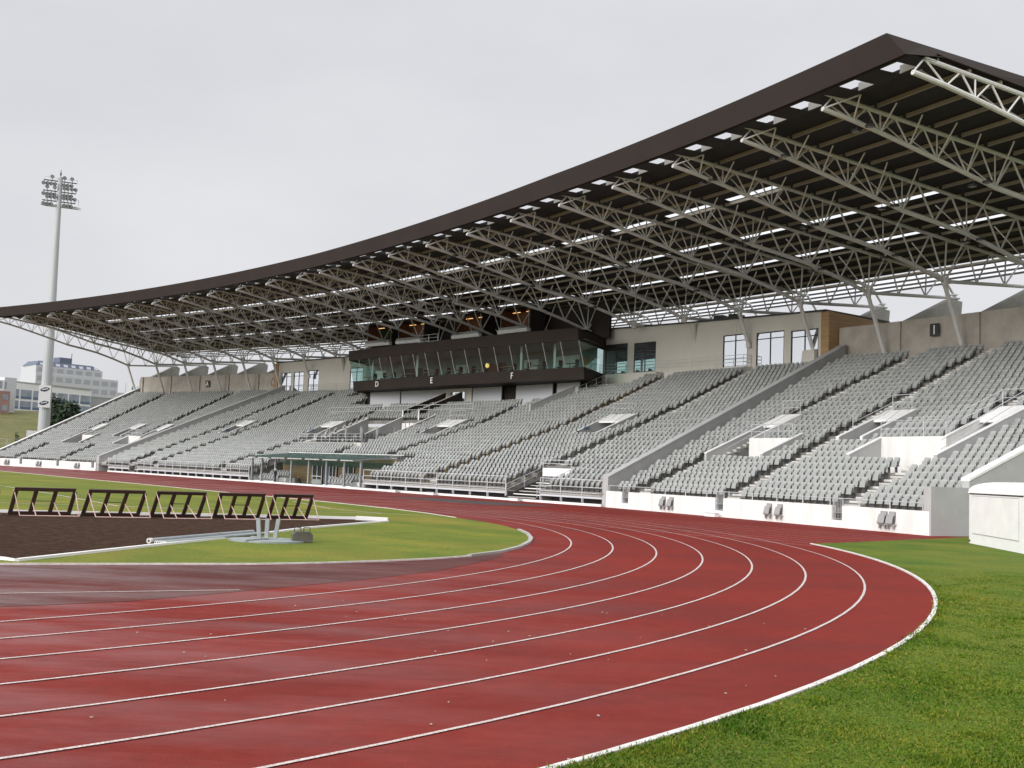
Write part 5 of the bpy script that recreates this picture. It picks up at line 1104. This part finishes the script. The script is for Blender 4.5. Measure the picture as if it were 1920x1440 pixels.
mb.add(vs, [tuple(range(6)), tuple(range(6, 12))[::-1]] + [(k, 6 + k, 6 + (k + 1) % 6, (k + 1) % 6) for k in range(6)], M['winch']); mb.build('block', wn_)
for u in (-.12, .12):
    mb = MB(); x, y = -5.35 + u * ca, 28.25 + u * sa; mb.path([(x - .08, y, .29), (x - .08, y, .40), (x + .08, y, .40), (x + .08, y, .29)], .012, M['dark'], 5); mb.build('handle', wn_)

# ------------------------------------------------------------------ white hut at the right edge
KI = thing('white_hut', 'white boxy hut with a rounded roof and inset panel on the right verge', 'hut', (18.8, 38.9, 0))
A_, B_ = np.array([17.97, 41.71]), np.array([17.30, 35.9]); ex = (B_ - A_) / np.linalg.norm(B_ - A_); nx = np.array([-ex[1], ex[0]]); nx = nx if nx[0] > 0 else -nx; Lk = np.linalg.norm(B_ - A_)
K_ = lambda u, d, z: (*(A_ + ex * u + nx * d), z)
mb = MB(); mb.hexa([K_(0, 0, 0), K_(Lk, 0, 0), K_(Lk, 2.5, 0), K_(0, 2.5, 0), K_(0, 0, 1.93), K_(Lk, 0, 1.93), K_(Lk, 2.5, 1.93), K_(0, 2.5, 1.93)], M['white']); mb.build('body', KI)
mb = MB(); n = 12; vs = []
for u in (-.04, Lk + .04):
    for k in range(n + 1): a = math.pi * k / n; vs.append(K_(u, 1.25 - 1.29 * math.cos(a), 1.955 + .46 * math.sin(a) ** .8))
mb.add(vs, [tuple(range(n + 1)), tuple(range(n + 1, 2 * n + 2))[::-1]] + [(k, n + 1 + k, n + 2 + k, k + 1) for k in range(n)] + [(0, n, 2 * n + 1, n + 1)], M['white']); mb.build('roof', KI)
mb = MB(); mb.hexa([K_(.05, -.006, 1.90), K_(Lk - .05, -.006, 1.90), K_(Lk - .05, .02, 1.90), K_(.05, .02, 1.90), K_(.05, -.006, 1.95), K_(Lk - .05, -.006, 1.95), K_(Lk - .05, .02, 1.95), K_(.05, .02, 1.95)], M['dark']); mb.build('shadow_gap', KI)
mb = MB(); u0, u1, z0, z1 = .45, Lk - .45, .42, 1.84
for (a, b, c, d) in ((u0, u1, z0 - .02, z0), (u0, u1, z1, z1 + .02), (u0 - .02, u0, z0, z1), (u1, u1 + .02, z0, z1)): mb.hexa([K_(a, -.012, c), K_(b, -.012, c), K_(b, .01, c), K_(a, .01, c), K_(a, -.012, d), K_(b, -.012, d), K_(b, .01, d), K_(a, .01, d)], M['gate'])
pn = MB(); pn.hexa([K_(u0 + .01, -.02, z0 + .01), K_(u1 - .01, -.02, z0 + .01), K_(u1 - .01, .01, z0 + .01), K_(u0 + .01, .01, z0 + .01), K_(u0 + .01, -.02, z1 - .01), K_(u1 - .01, -.02, z1 - .01), K_(u1 - .01, .01, z1 - .01), K_(u0 + .01, .01, z1 - .01)], M['white']); po = pn.build('panel', KI); mb.build('panel_frame', po)
mb = MB(); mb.box(K_(.12, -.012, .12), (.06, .03, .09), M['dark'], math.atan2(ex[1], ex[0])); mb.build('vent', KI)

# ------------------------------------------------------------------ floodlight mast
MX, MY, MZ = -77.95, 178.75, 0.0
FM = thing('floodlight_mast', 'tall grey-green floodlight mast rising behind the left end of the stand', 'floodlight mast', (MX, MY, 0))
mb = MB(); zz = [0, 8, 16, 26, 36, 44, 48.9]; rr_ = [1.0, .93, .80, .66, .52, .42, .36]
for a in range(6): mb.tube((MX - .4 * zz[a] / 49, MY, zz[a]), (MX - .4 * zz[a + 1] / 49, MY, zz[a + 1]), rr_[a], M['mast'], 18, rr_[a + 1])
mb.build('pole', FM)
TX = MX - .38; fx, fy = .918, .396      # bars run across the line of sight
def lampbar(z, half, ups, downs):
    mb = MB(); mb.tube((TX - fx * half, MY - fy * half, z), (TX + fx * half, MY + fy * half, z), .09, M['dark'], 6); bo = mb.build('lamp_bar', FM)
    for lst, s in ((ups, 1), (downs, -1)):
        for u in lst:
            x, y = TX + fx * u, MY + fy * u; c = np.array([x + .1, y - .35, z + s * .62]); mb = MB(); mb.tube((x, y, z), (x, y - .1, z + s * .5), .045, M['dark'], 5)
            d = np.array([.25 * math.sin(u * 2.3), -.9, -.35]); d /= np.linalg.norm(d); mb.tube(c - d * .16, c + d * .16, .22, M['dark'], 10, .34); mb.tube(c + d * .161, c + d * .175, .31, M['lens'], 10); mb.build('lamp', bo)
lampbar(48.2, 2.6, (-1.2, .7, 1.9), (-2.5, -1.9, -1.3, -.7, .7, 1.3, 1.9))
lampbar(46.4, 2.6, (-1.9, -.7, .8, 1.35, 2.0, 2.6), (-2.4, -1.8, -1.2, -.65, .8, 1.4, 1.95))
lampbar(44.7, 2.6, (-1.8, -1.2, -.6, .8, 1.4, 1.95, 2.55), (-2.3, -1.7, -1.1, .9, 1.5, 2.0))
mb = MB()
for z in (43.75, 44.0): mb.hexa([(TX - fx * 2.4 - .3, MY - fy * 2.4 - .5, z), (TX + fx * 3.1 - .3, MY + fy * 3.1 - .5, z), (TX + fx * 3.1 + .3, MY + fy * 3.1 + .5, z), (TX - fx * 2.4 + .3, MY - fy * 2.4 + .5, z), (TX - fx * 2.4 - .3, MY - fy * 2.4 - .5, z + .08), (TX + fx * 3.1 - .3, MY + fy * 3.1 - .5, z + .08), (TX + fx * 3.1 + .3, MY + fy * 3.1 + .5, z + .08), (TX - fx * 2.4 + .3, MY - fy * 2.4 + .5, z + .08)], M['steel'])
mb.build('platform', FM)
mb = MB(); e_ = (TX + fx * 3.1, MY + fy * 3.1)
mb.path([(e_[0], e_[1], 43.8), (e_[0], e_[1], 45.4), (TX + fx * 2.2, MY + fy * 2.2, 45.4)], .04, M['steel'], 4); mb.path([(TX - fx * 2.5, MY - fy * 2.5, 48.75), (TX + fx * 2.7, MY + fy * 2.7, 48.75), (TX + fx * 2.7, MY + fy * 2.7, 48.2)], .035, M['steel'], 4)
mb.build('guard_rail', FM)
mb = MB(); mb.tube((TX, MY, 48.9), (TX, MY, 50.2), .05, M['dark'], 5); mb.box((TX, MY, 49.5), (.2, .2, .5), M['dark']); mb.build('beacon', FM)
bn = thing('mast_banner', 'white banner with two dark leaf-shaped emblems fixed on the mast', 'banner', (-77.9, 177.4, 9.6))
o_ = Vector((-77.75, 177.55, 11.4)); rt = Vector((.918, .396, 0)); up = Vector((0, 0, 1)); nn = rt.cross(up)
mb = MB(); mb.hexa([o_ + rt * a + nn * b + up * c for c in (-1.85, 1.85) for a, b in ((-.92, 0), (.92, 0), (.92, -.1), (-.92, -.1))], M['citywh']); mb.build('panel', bn)
for zc in (1.15, -1.1):
    mb = MB(); n = 14; pts = []
    for k in range(n): u = -1 + 2 * k / n; pts.append((u * .78, .36 * (1 - u * u) + .16 * u))
    for k in range(n): u = 1 - 2 * k / n; pts.append((u * .78, -.36 * (1 - u * u) + .16 * u))
    mb.add([o_ + rt * a + up * (b + zc) + nn * .012 for a, b in pts], [tuple(range(2 * n))], M['logod']); eb = mb.build('emblem', bn)
    mb = MB()
    for q in range(5): x0 = -.42 + .18 * q; mb.add([o_ + rt * a + up * (b + zc) + nn * .02 for a, b in ((x0, -.14 + .04 * q), (x0 + .11, -.13 + .04 * q), (x0 + .13, .09 + .04 * q), (x0 + .02, .08 + .04 * q))], [(0, 1, 2, 3)], M['letterw'])
    mb.build('lettering', eb)
vb = thing('billboard', 'white billboard with large dark blue letters VÍ at the foot of the mast', 'billboard', (-75.3, 169.0, 2.5))
o_ = Vector((-75.2, 169.1, 3.6)); mb = MB(); mb.hexa([o_ + rt * a + nn * b + up * c for c in (-1.6, 1.85) for a, b in ((-1.15, 0), (1.5, 0), (1.5, -.12), (-1.15, -.12))], M['citywh'])
for a in (-.9, 1.2): mb.box(tuple(o_ + rt * a - up * 2.6), (.15, .15, 2.1), M['steel'])
mb.build('board', vb)
mb = MB(); text_mb(mb, 'VÍ', o_ + nn * .03 - rt * .15 - up * .55, rt, up, 2.2, M['logob'], .03); mb.build('lettering', vb)

# ------------------------------------------------------------------ hillside, town buildings, trees beyond
mb = MB(); Ds = [206, 215, 230, 250, 270, 290, 310, 340, 420, 520, 700]; zs_ = [-.05, 1.2, 3.1, 5.2, 7.5, 10.4, 13.0, 14.0, 17.0, 20, 24]; As = np.radians(np.arange(-70, 61, 2.5))
vs = [(D_ * math.sin(a), D_ * math.cos(a), z + (.5 * math.sin(a * 40 + D_ * .05) if 0 < q < 7 else 0)) for q, (D_, z) in enumerate(zip(Ds, zs_)) for a in As]; n = len(As)
mb.add(vs, [(q * n + k, q * n + k + 1, (q + 1) * n + k + 1, (q + 1) * n + k) for q in range(len(Ds) - 1) for k in range(n - 1)], M['hill']); structure(mb, 'hillside')
mb = MB(); mb.poly([(-92, 150, .02), (-66, 160, .02), (-72, 186, .02), (-100, 196, .02), (-120, 170, .02)], M['soil']); structure(mb, 'bare_soil')
def bx(mb, p, q, dep, z0, z1, m):
    p, q = np.array(p), np.array(q); d = (q - p) / np.linalg.norm(q - p); nn = np.array([-d[1], d[0]]) * dep
    mb.hexa([(*p, z0), (*q, z0), (*(q + nn), z0), (*(p + nn), z0), (*p, z1), (*q, z1), (*(q + nn), z1), (*(p + nn), z1)], m)
def grid_windows(parent, p, q, rows, cols, z0, z1, m, name='window', gap=.25, off=.06, skip=()):
    p, q = np.array(p), np.array(q); L_ = np.linalg.norm(q - p); d = (q - p) / L_; nn = np.array([d[1], -d[0]])
    for r in range(rows):
        za = z0 + (z1 - z0) * r / rows; zb = z0 + (z1 - z0) * (r + 1) / rows; hz = (zb - za)
        for c in range(cols):
            if (r, c) in skip: continue
            u0, u1 = L_ * (c + gap / 2) / cols, L_ * (c + 1 - gap / 2) / cols; mb = MB(); a, b = p + d * u0, p + d * u1
            mb.hexa([(*(a + nn * off), za + hz * .25), (*(b + nn * off), za + hz * .25), (*(b - nn * .02), za + hz * .25), (*(a - nn * .02), za + hz * .25), (*(a + nn * off), za + hz * .78), (*(b + nn * off), za + hz * .78), (*(b - nn * .02), za + hz * .78), (*(a - nn * .02), za + hz * .78)], m); mb.build(name, parent)
# long low white building with blue window bands
p, q = (-141.2, 298.3), (-127.2, 322.5); bl_ = thing('school_building', 'long low white building with blue window bands on the hill', 'building', (-134, 310, 13)); 
mb = MB(); bx(mb, p, q, 12, 10, 21.4, M['citywh']); mb.build('wall', bl_)
for z0, z1, cc in ((17.7, 19.6, M['cityglass']), (14.7, 16.4, M['cityglass']), (17.0, 17.72, M['slateb']), (14.1, 14.72, M['slateb'])):
    pv_, qv = np.array(p), np.array(q); d = (qv - pv_) / np.linalg.norm(qv - pv_); L_ = np.linalg.norm(qv - pv_); nn2 = np.array([d[1], -d[0]])
    for c in range(7):
        a, b = pv_ + d * (L_ * c / 7 + .35), pv_ + d * (L_ * (c + 1) / 7 - .2); mb = MB(); mb.hexa([(*(a + nn2 * .08), z0), (*(b + nn2 * .08), z0), (*(b - nn2 * .02), z0), (*(a - nn2 * .02), z0), (*(a + nn2 * .08), z1), (*(b + nn2 * .08), z1), (*(b - nn2 * .02), z1), (*(a - nn2 * .02), z1)], cc); mb.build('window' if z1 - z0 > 1 else 'blue_panel', bl_)
mb = MB(); mb.hexa([(*(np.array(p) + [-.2, -.3]), 21.42), (*(np.array(q) + [.3, -.2]), 21.42), (*(np.array(q) + [-11, 6.5]), 21.42), (*(np.array(p) + [-11, 6.5]), 21.42), (*(np.array(p) + [-.2, -.3]), 21.8), (*(np.array(q) + [.3, -.2]), 21.8), (*(np.array(q) + [-11, 6.5]), 21.8), (*(np.array(p) + [-11, 6.5]), 21.8)], M['cityg']); mb.build('roof', bl_)
# tall office block
p, q = (-170.5, 381), (-149.2, 403.4); ob = thing('office_block', 'tall pale grey office block with a dark rounded roof behind the white building', 'building', (-158, 394, 17))
mb = MB(); bx(mb, p, q, 14, 14, 30.3, M['cityw']); q2 = np.array(p) + (np.array(q) - np.array(p)) * .80; bx(mb, np.array(p) + [-.3, .3], q2 + [-.3, .3], 13, 30.3, 33.2, M['cityw']); mb.build('wall', ob)
grid_windows(ob, p, q, 4, 9, 17.5, 30.2, M['officew'], gap=.3); grid_windows(ob, np.array(p) + [-.3, .3], q2 + [-.3, .3], 1, 7, 30.4, 33.1, M['officew'], gap=.35)
mb = MB(); a, b = np.array(p) + [-.6, .6], q2 + [-1.0, 1.2]; d = (b - a) / np.linalg.norm(b - a); n2 = np.array([-d[1], d[0]])
mb.hexa([(*a, 33.2), (*b, 33.2), (*(b + n2 * 11), 33.2), (*(a + n2 * 11), 33.2), (*(a + d * 1.6 + n2 * 1.2), 35.0), (*(b - d * 3.2 + n2 * 1.2), 35.0), (*(b - d * 3.2 + n2 * 10), 35.0), (*(a + d * 1.6 + n2 * 10), 35.0)], M['citynavy']); mb.build('roof', ob)
c0 = np.array([-163.0, 389.3]); mb = MB(); bx(mb, c0 + d * -2 + n2 * 2, c0 + d * 2.6 + n2 * 2, 5, 34.5, 37.0, M['citynavy']); mb.tube((*(c0 + d * 2.4 + n2 * 2), 37), (*(c0 + d * 2.4 + n2 * 2), 38.8), .12, M['dark'], 5); mb.build('penthouse', ob)
for r in range(8): 
    f = r / 7; a_ = a + (b - a) * (.07 + .82 * f); mb = MB(); mb.hexa([(*(a_ + n2 * .18), 33.5), (*(a_ + d * 1.5 + n2 * .18), 33.5), (*(a_ + d * 1.5 + n2 * .4), 33.5), (*(a_ + n2 * .4), 33.5), (*(a_ + n2 * .58), 34.4), (*(a_ + d * 1.5 + n2 * .58), 34.4), (*(a_ + d * 1.5 + n2 * .8), 34.4), (*(a_ + n2 * .8), 34.4)], M['cityw']); mb.build('dormer', ob)
# annex, red brick block, sign building
an = thing('annex_building', 'plain grey flat-roofed annex right of the white building', 'building', (-126.5, 329, 15)); mb = MB(); bx(mb, (-130.4, 324.2), (-123.2, 333.2), 14, 12, 19.6, M['cityg']); mb.build('wall', an); mb = MB(); bx(mb, (-130.5, 323.9), (-123.0, 333.2), 14.4, 19.62, 20.2, M['cityw']); mb.build('roof', an)
rd = thing('brick_block', 'red and white block at the left edge of the view on the hill', 'building', (-131, 273, 12)); mb = MB(); bx(mb, (-135, 262), (-127.6, 271.4), 10, 10, 17.2, M['cityr']); mb.build('wall', rd)
mb = MB(); bx(mb, (-136.5, 265), (-129.6, 275.8), 9, 17.3, 20.2, M['citywh']); bx(mb, (-130.6, 274.2), (-128.7, 276.8), 5, 12, 21, M['cityw']); mb.build('upper_storey', rd); grid_windows(rd, (-135, 262), (-127.6, 271.4), 2, 5, 11.5, 17, M['cityglass'], gap=.4); grid_windows(rd, (-136.5, 265), (-129.6, 275.8), 1, 6, 17.2, 20.6, M['cityglass'], gap=.3)
sg = thing('sign_building', 'small pale building topped by a white sign with blue letters', 'building', (-101, 282.5, 14)); mb = MB(); bx(mb, (-104.2, 281.2), (-96.5, 284.2), 8, 10, 18.6, M['cityg']); mb.build('wall', sg); grid_windows(sg, (-104.2, 281.2), (-96.5, 284.2), 1, 4, 15.5, 18.4, M['cityglass'], gap=.2)
mb = MB(); bx(mb, (-101.9, 282.1), (-97.2, 283.9), .4, 18.6, 21.2, M['citywh']); mb.box((-102.3, 281.95, 19.9), (.25, .25, 2.9), M['cityw']); so_ = mb.build('sign_panel', sg); mb = MB(); text_mb(mb, 'FAI', (-99.5, 282.85, 19.0), (.934, .358, 0), (0, 0, 1), 2.1, M['logob'], .1); mb.build('lettering', so_)
# trees and shrubs on the slope: leaf clumps through the crown's volume
def crown(loc, rx, rz, n, m, lobes, leaf=.35):
    v, f = [], []; mb = MB(); c = []
    for _ in range(lobes): a = rng.uniform(0, 6.28); e = rng.uniform(-.7, .9); k = rng.uniform(.35, .75); c.append((rx * k * math.cos(a) * math.cos(e), rx * k * math.sin(a) * math.cos(e), rz * k * math.sin(e), rng.uniform(.35, .6)))
    for _ in range(n):
        cx, cy, cz, k = c[rng.integers(len(c))]; d = rng.normal(0, 1, 3); d /= np.linalg.norm(d); q = rng.random() ** .4 * k
        p = np.array([cx + d[0] * q * rx, cy + d[1] * q * rx, cz + d[2] * q * rz]) + np.array(loc); a = rng.normal(0, 1, 3); a /= np.linalg.norm(a); b = np.cross(a, d); b /= (np.linalg.norm(b) + 1e-6); s = leaf * rng.uniform(.6, 1.3)
        mb.add([p - a * s, p + b * s * .6, p + a * s, p - b * s * .6], [(0, 1, 2, 3)], m)
    return mb
def tree(name, label, cat, x, y, z, rx, rz, n, m, lobes=14, trunk=True, group=None, leaf=.35):
    t = thing(name, label, cat, (x, y, z), group); crown((x, y, z + rz + (.6 if trunk else 0)), rx, rz, n, m, lobes, leaf).build('crown', t)
    mb = MB(); mb.tube((x, y, z - .5), (x, y, z + rz * 1.1), .16 if trunk else .06, M['bark'], 7, .05)
    for q in range(5): a = q * 1.26; mb.tube((x, y, z + rz * (.5 + .08 * q)), (x + rx * .5 * math.cos(a), y + rx * .5 * math.sin(a), z + rz * (1.1 + .08 * q)), .06, M['bark'], 5, .02)
    mb.build('trunk', t)
tree('bushy_tree', 'round dark green tree on the slope right of the floodlight mast', 'tree', -84.9, 203.0, 1.4, 3.4, 5.6, 5200, M['leafd'], 26, leaf=.42)
for n, (x, y, z, rx, rz, lb) in enumerate(((-83.3, 205.8, .9, 2.2, 3.2, 'mid green shrub just right of the round dark tree'), (-83.3, 212.2, 1.8, 2.6, 3.4, 'broad green shrub half hidden by the stand end wall'), (-82.4, 216.9, 2.4, 3.0, 3.3, 'green shrub farthest right above the stand end wall'), (-80.8, 189.5, .0, 1.4, 1.5, 'low shrub at the foot of the round dark tree'))): tree('shrub', lb, 'shrub', x, y, z, rx, rz, 1500, M['leafm'], 12, False, 'shrubs on the slope', .3)
tree('sapling', 'thin bare sapling on the grass slope left of the mast', 'tree', -95.3, 207.1, 2.4, .8, 1.6, 160, M['leafm'], 6, True, None, .14)
fc = thing('wire_fence', 'thin grey wire fence at the foot of the grass slope', 'fence', (-90, 181, .0))
for q in range(13): x, y = -112 + 3.0 * q, 169.5 + 1.28 * q; mb = MB(); mb.tube((x, y, 0), (x, y, 4.2), .06, M['steel'], 5); mb.build('post', fc)
for z in (1.4, 2.4, 3.3, 4.1): mb = MB(); mb.tube((-112, 169.5, z), (-76, 184.9, z), .025, M['steel'], 4); mb.build('wire', fc)

# small white boxes along the track edge
for n, (loc, lb) in enumerate(((P(2.21, -.25, .004), 'low white box at the foot of the right wing wall below the middle gate'), (Q(23.3, -.2, .004), 'small white box on the track edge right of the shelter'), (Q(18.2, -.2, .004), 'small white box on the track edge before the middle of the deck'), (Q(8.4, -.2, .004), 'small white box on the track edge in front of the steel stair'))):
    t = thing('kerb_box', lb, 'box', loc, 'small white boxes along the track edge'); mb = MB(); a_ = math.atan2(EV[1], EV[0]) if n else -(A0 + STEP * 2.21)
    mb.box((loc[0], loc[1], loc[2] + .09), (.9, .28, .18), M['white'], a_); mb.build('body', t); mb = MB(); mb.box((loc[0], loc[1], loc[2] + .195), (.96, .32, .025), M['cityw'], a_); mb.build('lid', t)
